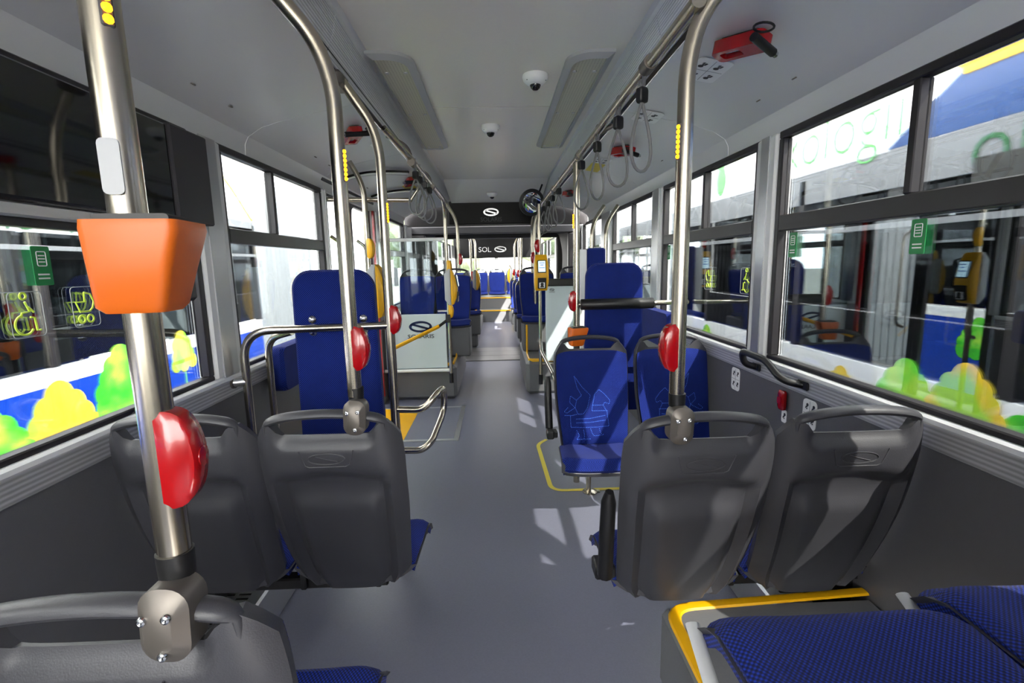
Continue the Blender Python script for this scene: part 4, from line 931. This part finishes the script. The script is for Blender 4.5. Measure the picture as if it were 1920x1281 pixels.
# ------------------------------------------------------------------ outside
q = MB(); q.box(-60, 60, -40, 80, -.42, -.36); struct('ground', q, 'asphalt')
def disc(q, M, x, z, r, n=20): q.prism([(x+r*math.cos(2*PI*i/n), z+r*math.sin(2*PI*i/n)) for i in range(n)], .0015, M)
def neighbour(label, s, X0):
    B = thing('parked_bus', label, 'bus', (s*(X0+1.2), 5, -.36)); rz = -s*PI/2
    def bx(name, y0, y1, z0, z1, m, d0=0., d1=.05, par=B): 
        a, b = s*(X0+d0), s*(X0+d1); q = MB(); q.box(min(a, b), max(a, b), y0, y1, z0, z1); return part(name, q, m, par, False, True)
    ys = [-5, -2.6, -1.1, .4, 1.95, 3.45, 4.95] if s > 0 else [-5, -2.6, -1.1, .2, 1.75, 3.30, 4.98, 6.2]
    end = 12 if s > 0 else 5.6
    ys2 = ys+([6.5, 8.0, 9.5, 12] if s > 0 else [])
    for a, b in zip(ys2, ys2[1:]):
        p = bx('side_panel', a+.004, b-.004, -.2, .65, 'livery'); bx('white_band', a+.004, b-.004, .65, .765, 'whitepaint')
        bx('window_pane', a+.02, b-.02, .785, 1.53, 'tinted', .01, .018); bx('top_pane', a+.02, b-.02, 1.56, 1.86 if s < 0 else 1.74, 'tinted', .01, .018)
        bx('window_bar', a, b, 1.53, 1.56, 'midgrey', -.004, .03)
    for a in ys2: bx('window_post', a-.03, a+.03, .765, 1.9, 'frame', .0, .06)
    bx('cant_rail', ys2[0], ys2[-1], 1.86 if s < 0 else 1.74, 1.94, 'midgrey', 0, .06)
    bx('roof_fairing', ys2[0], ys2[-1], 1.94, 2.75 if s < 0 else 2.42, 'whitepaint', 0, .10)
    bx('roof', ys2[0], ys2[-1], 2.36, 2.42, 'whitepaint', .1, 2.5); bx('saloon_floor', ys2[0], ys2[-1], -.06, 0, 'darkgrey', .05, 2.45)
    bx('far_wall', ys2[0], ys2[-1], 0, .95, 'wall', 2.40, 2.45); bx('far_cornice', ys2[0], ys2[-1], 1.85, 2.36, 'wall', 2.40, 2.45)
    for a in ys2: bx('far_post', a-.12, a+.12, .95, 1.85, 'darkgrey', 2.40, 2.45); bx('skirt', a, a+.05, -.3, -.2, 'black', .2, 2.2)
    bx('far_transom', ys2[0], ys2[-1], 1.48, 1.56, 'frame', 2.40, 2.45)
    # inside: bench, rail, seats
    for a, b in ((ys2[3]+.3, ys2[4]+.1), (ys2[4]+.4, ys2[5]+.2)):
        x = s*(X0+.30); q = MB(); q.rbox(min(x, x+s*.1), max(x, x+s*.1), a, b, .78, .985, .02); part('bench_back', q, 'fabric', B, False, True)
        q = MB(); q.tube(arc([(s*(X0+.22), a-.1, .7), (s*(X0+.22), a-.1, 1.07), (s*(X0+.22), b+.25, 1.07), (s*(X0+.22), b+.25, .7)], 6, .1), .017, 10); part('inner_rail', q, 'steel', B, True, True)
    for a in ys2[2:-1]:
        q = MB(); q.cyl((s*(X0+.75), a+.9, 0), (s*(X0+.75), a+.9, 2.3), .022, 10); part('inner_pole', q, 'steel', B, True, True)
        for dx in (.45, 1.75):
            q = MB(); q.v = [(s*(X0+dx)+x*1.0, a+.35+y, z+.1) for x, y, z in SE['shell'].v]; q.f = SE['shell'].f; sh = part('inner_seat_back', q, 'fabric', B, True, True)
    # livery trees, flat print
    M = T(s*(X0-.003), 0, 0, rz=rz)
    def tree(y, z, sc, m, trunk=False, blobs=None):
        q = MB(); X = -s*y
        for i, (bx_, bz, br) in enumerate(blobs or [(0, .16, .10), (-.09, .10, .085), (.09, .10, .085), (-.14, .02, .085), (.14, .02, .085), (0, .05, .12), (-.19, -.07, .085), (.19, -.07, .085), (-.08, -.06, .12), (.08, -.06, .12), (0, -.16, .12), (-.16, -.17, .12), (.16, -.17, .12)]):
            disc(q, M @ T(0, -.00005*i, 0), X+bx_*sc, z+bz*sc, br*sc)
        p = part('printed_tree', q, m, B, False, True)
        if trunk: q = MB(); q.prism([(X-.012, z-.30*sc), (X+.012, z-.30*sc), (X+.006, z), (X-.006, z)], .001, M @ T(0, -.003, 0)); part('printed_trunk', q, 'textgreen', p, False, True)
    BL = [(0, .13, .06), (-.05, .08, .065), (.05, .08, .065), (-.06, .0, .06), (.07, .01, .06), (0, .0, .08), (-.09, -.06, .05), (.10, -.05, .055), (0, -.07, .05)]
    if s < 0:
        tree(3.28, .38, 1.15, 'treeyellow'); tree(2.78, .36, 1.1, 'treegreen'); tree(3.85, .56, 1.05, 'treegreen'); tree(4.6, .60, 1.25, 'tree', True, BL); tree(2.3, .3, 1, 'tree'); tree(5.3, .45, .9, 'treegreen')
        for y, tx in ((3.12, 'olo'), (3.72, 'goł')): part('lettering', text_mb(tx, .30, T(s*(X0-.004), y, 1.74, rz=rz), .001, flip=True, thin=-.004), 'textreflected', B, False, True)  # mirrored letters: a reflection in the glass, painted on as colour
        part('reflected_band', MB().box(-s*0-X0-.003 if 0 else s*(X0-.002)-.001, s*(X0-.002), 2.2, 4.9, 1.64, 1.86), 'grey', B, False, True)  # grey ground of that reflection, painted as a flat band
        # pale bellows of its joint
        for i in range(14):
            y = 6.27+i*.13; q = MB(); q.tube(arc([(s*(X0+.06), y, -.1), (s*(X0+.02), y, 1.9), (s*(X0+.12), y, 2.5), (s*(X0+.9), y, 2.6)], 4, .3), .062, 8); part('bellows_fold', q, 'bellow', B, True, True)
        q = MB(); q.tube(arc([(s*(X0-.005), 5.2, 2.6), (s*(X0-.005), 5.7, 2.35), (s*(X0-.005), 6.18, 1.96)], 8, .4), .012, 6); part('orange_stripe', q, 'yellowline', B, True, True)
    else:
        tree(2.45, .64, .82, 'treegreen'); tree(2.93, .56, .6, 'treeyellow'); tree(1.86, .52, .8, 'treegreen'); tree(2.12, .70, .75, 'treeyellow'); tree(1.4, .5, .8, 'tree'); tree(3.9, .5, .8, 'treegreen'); tree(4.9, .5, .9, 'tree')
        part('lettering', text_mb('ekologii', .44, T(s*(X0-.004), 3.25, 2.13, rz=rz) @ Matrix.Diagonal((.94, 1, 1, 1)), .001, thin=-.010), 'textgreen', B, False, True)
        part('lettering', text_mb('olo', .36, T(s*(X0-.004), 2.0, 1.84, rz=rz), .001, thin=-.004), 'textreflected', B, False, True)  # dark letters stand for a reflection in the glass, put on as colour
        disc_ = MB(); disc_.prism([(-4.72+.1*math.cos(a)*(1 if math.sin(a) < .3 else .8), 2.13+.16*math.sin(a)) for a in [2*PI*i/20 for i in range(20)]], .001, M); part('printed_leaf', disc_, 'textgreen', B, False, True)
        q = MB(); q.prism([(-2.26, 2.24), (-2.20, 2.42), (5, 2.42), (5, 1.945), (-2.72, 1.945)], .003, T(s*(X0-.004), 0, 0, rz=rz)); part('blue_roof_print', q, 'liveryroof', B, False, True)
        q = MB(); q.prism([(-2.30, 2.18), (-2.33, 2.225), (5, 2.17), (5, 2.13)], .003, T(s*(X0-.009), 0, 0, rz=rz)); part('yellow_stripe', q, 'yellow', B, False, True)
        q = MB(); q.box(X0-.012, X0-.002, 1.2, 2.20, 1.60, 1.80); part('dot_display', q, 'leddots', B, False, True)
neighbour('white and blue parked bus with printed trees outside the left windows', -1, 2.95)
neighbour('white and blue parked bus with green lettering outside the right windows', 1, 2.1)
# trees far behind the rear window
for i, (x, y, h) in enumerate(((-9, 45, 6), (-3, 48, 5), (4, 46, 6.5), (11, 50, 6))):
    t = thing('distant_tree', ['leftmost hazy tree far behind the rear window', 'low hazy tree left of centre behind the rear window', 'hazy tree right of centre behind the rear window', 'rightmost hazy tree far behind the rear window'][i], 'tree', (x, y, -.36))
    q = MB(); q.cyl((x, y, -.36), (x, y, h*.5), .2, 8); part('trunk', q, 'darkgrey', t, True, True)
    q = MB()
    for k in range(16):
        a = random.random()*6.28; r = random.random()*2.2; c = (x+r*math.cos(a), y+r*math.sin(a), h*.55+random.uniform(-1.3, 1.3)); R0 = random.uniform(.8, 1.5)
        q.lathe([(0, -R0), (.6*R0, -.75*R0), (R0, 0), (.7*R0, .7*R0), (0, R0)], 9, T(*c, rz=a, rx=.4*a))
    part('crown', q, 'foliage', t, True, True)
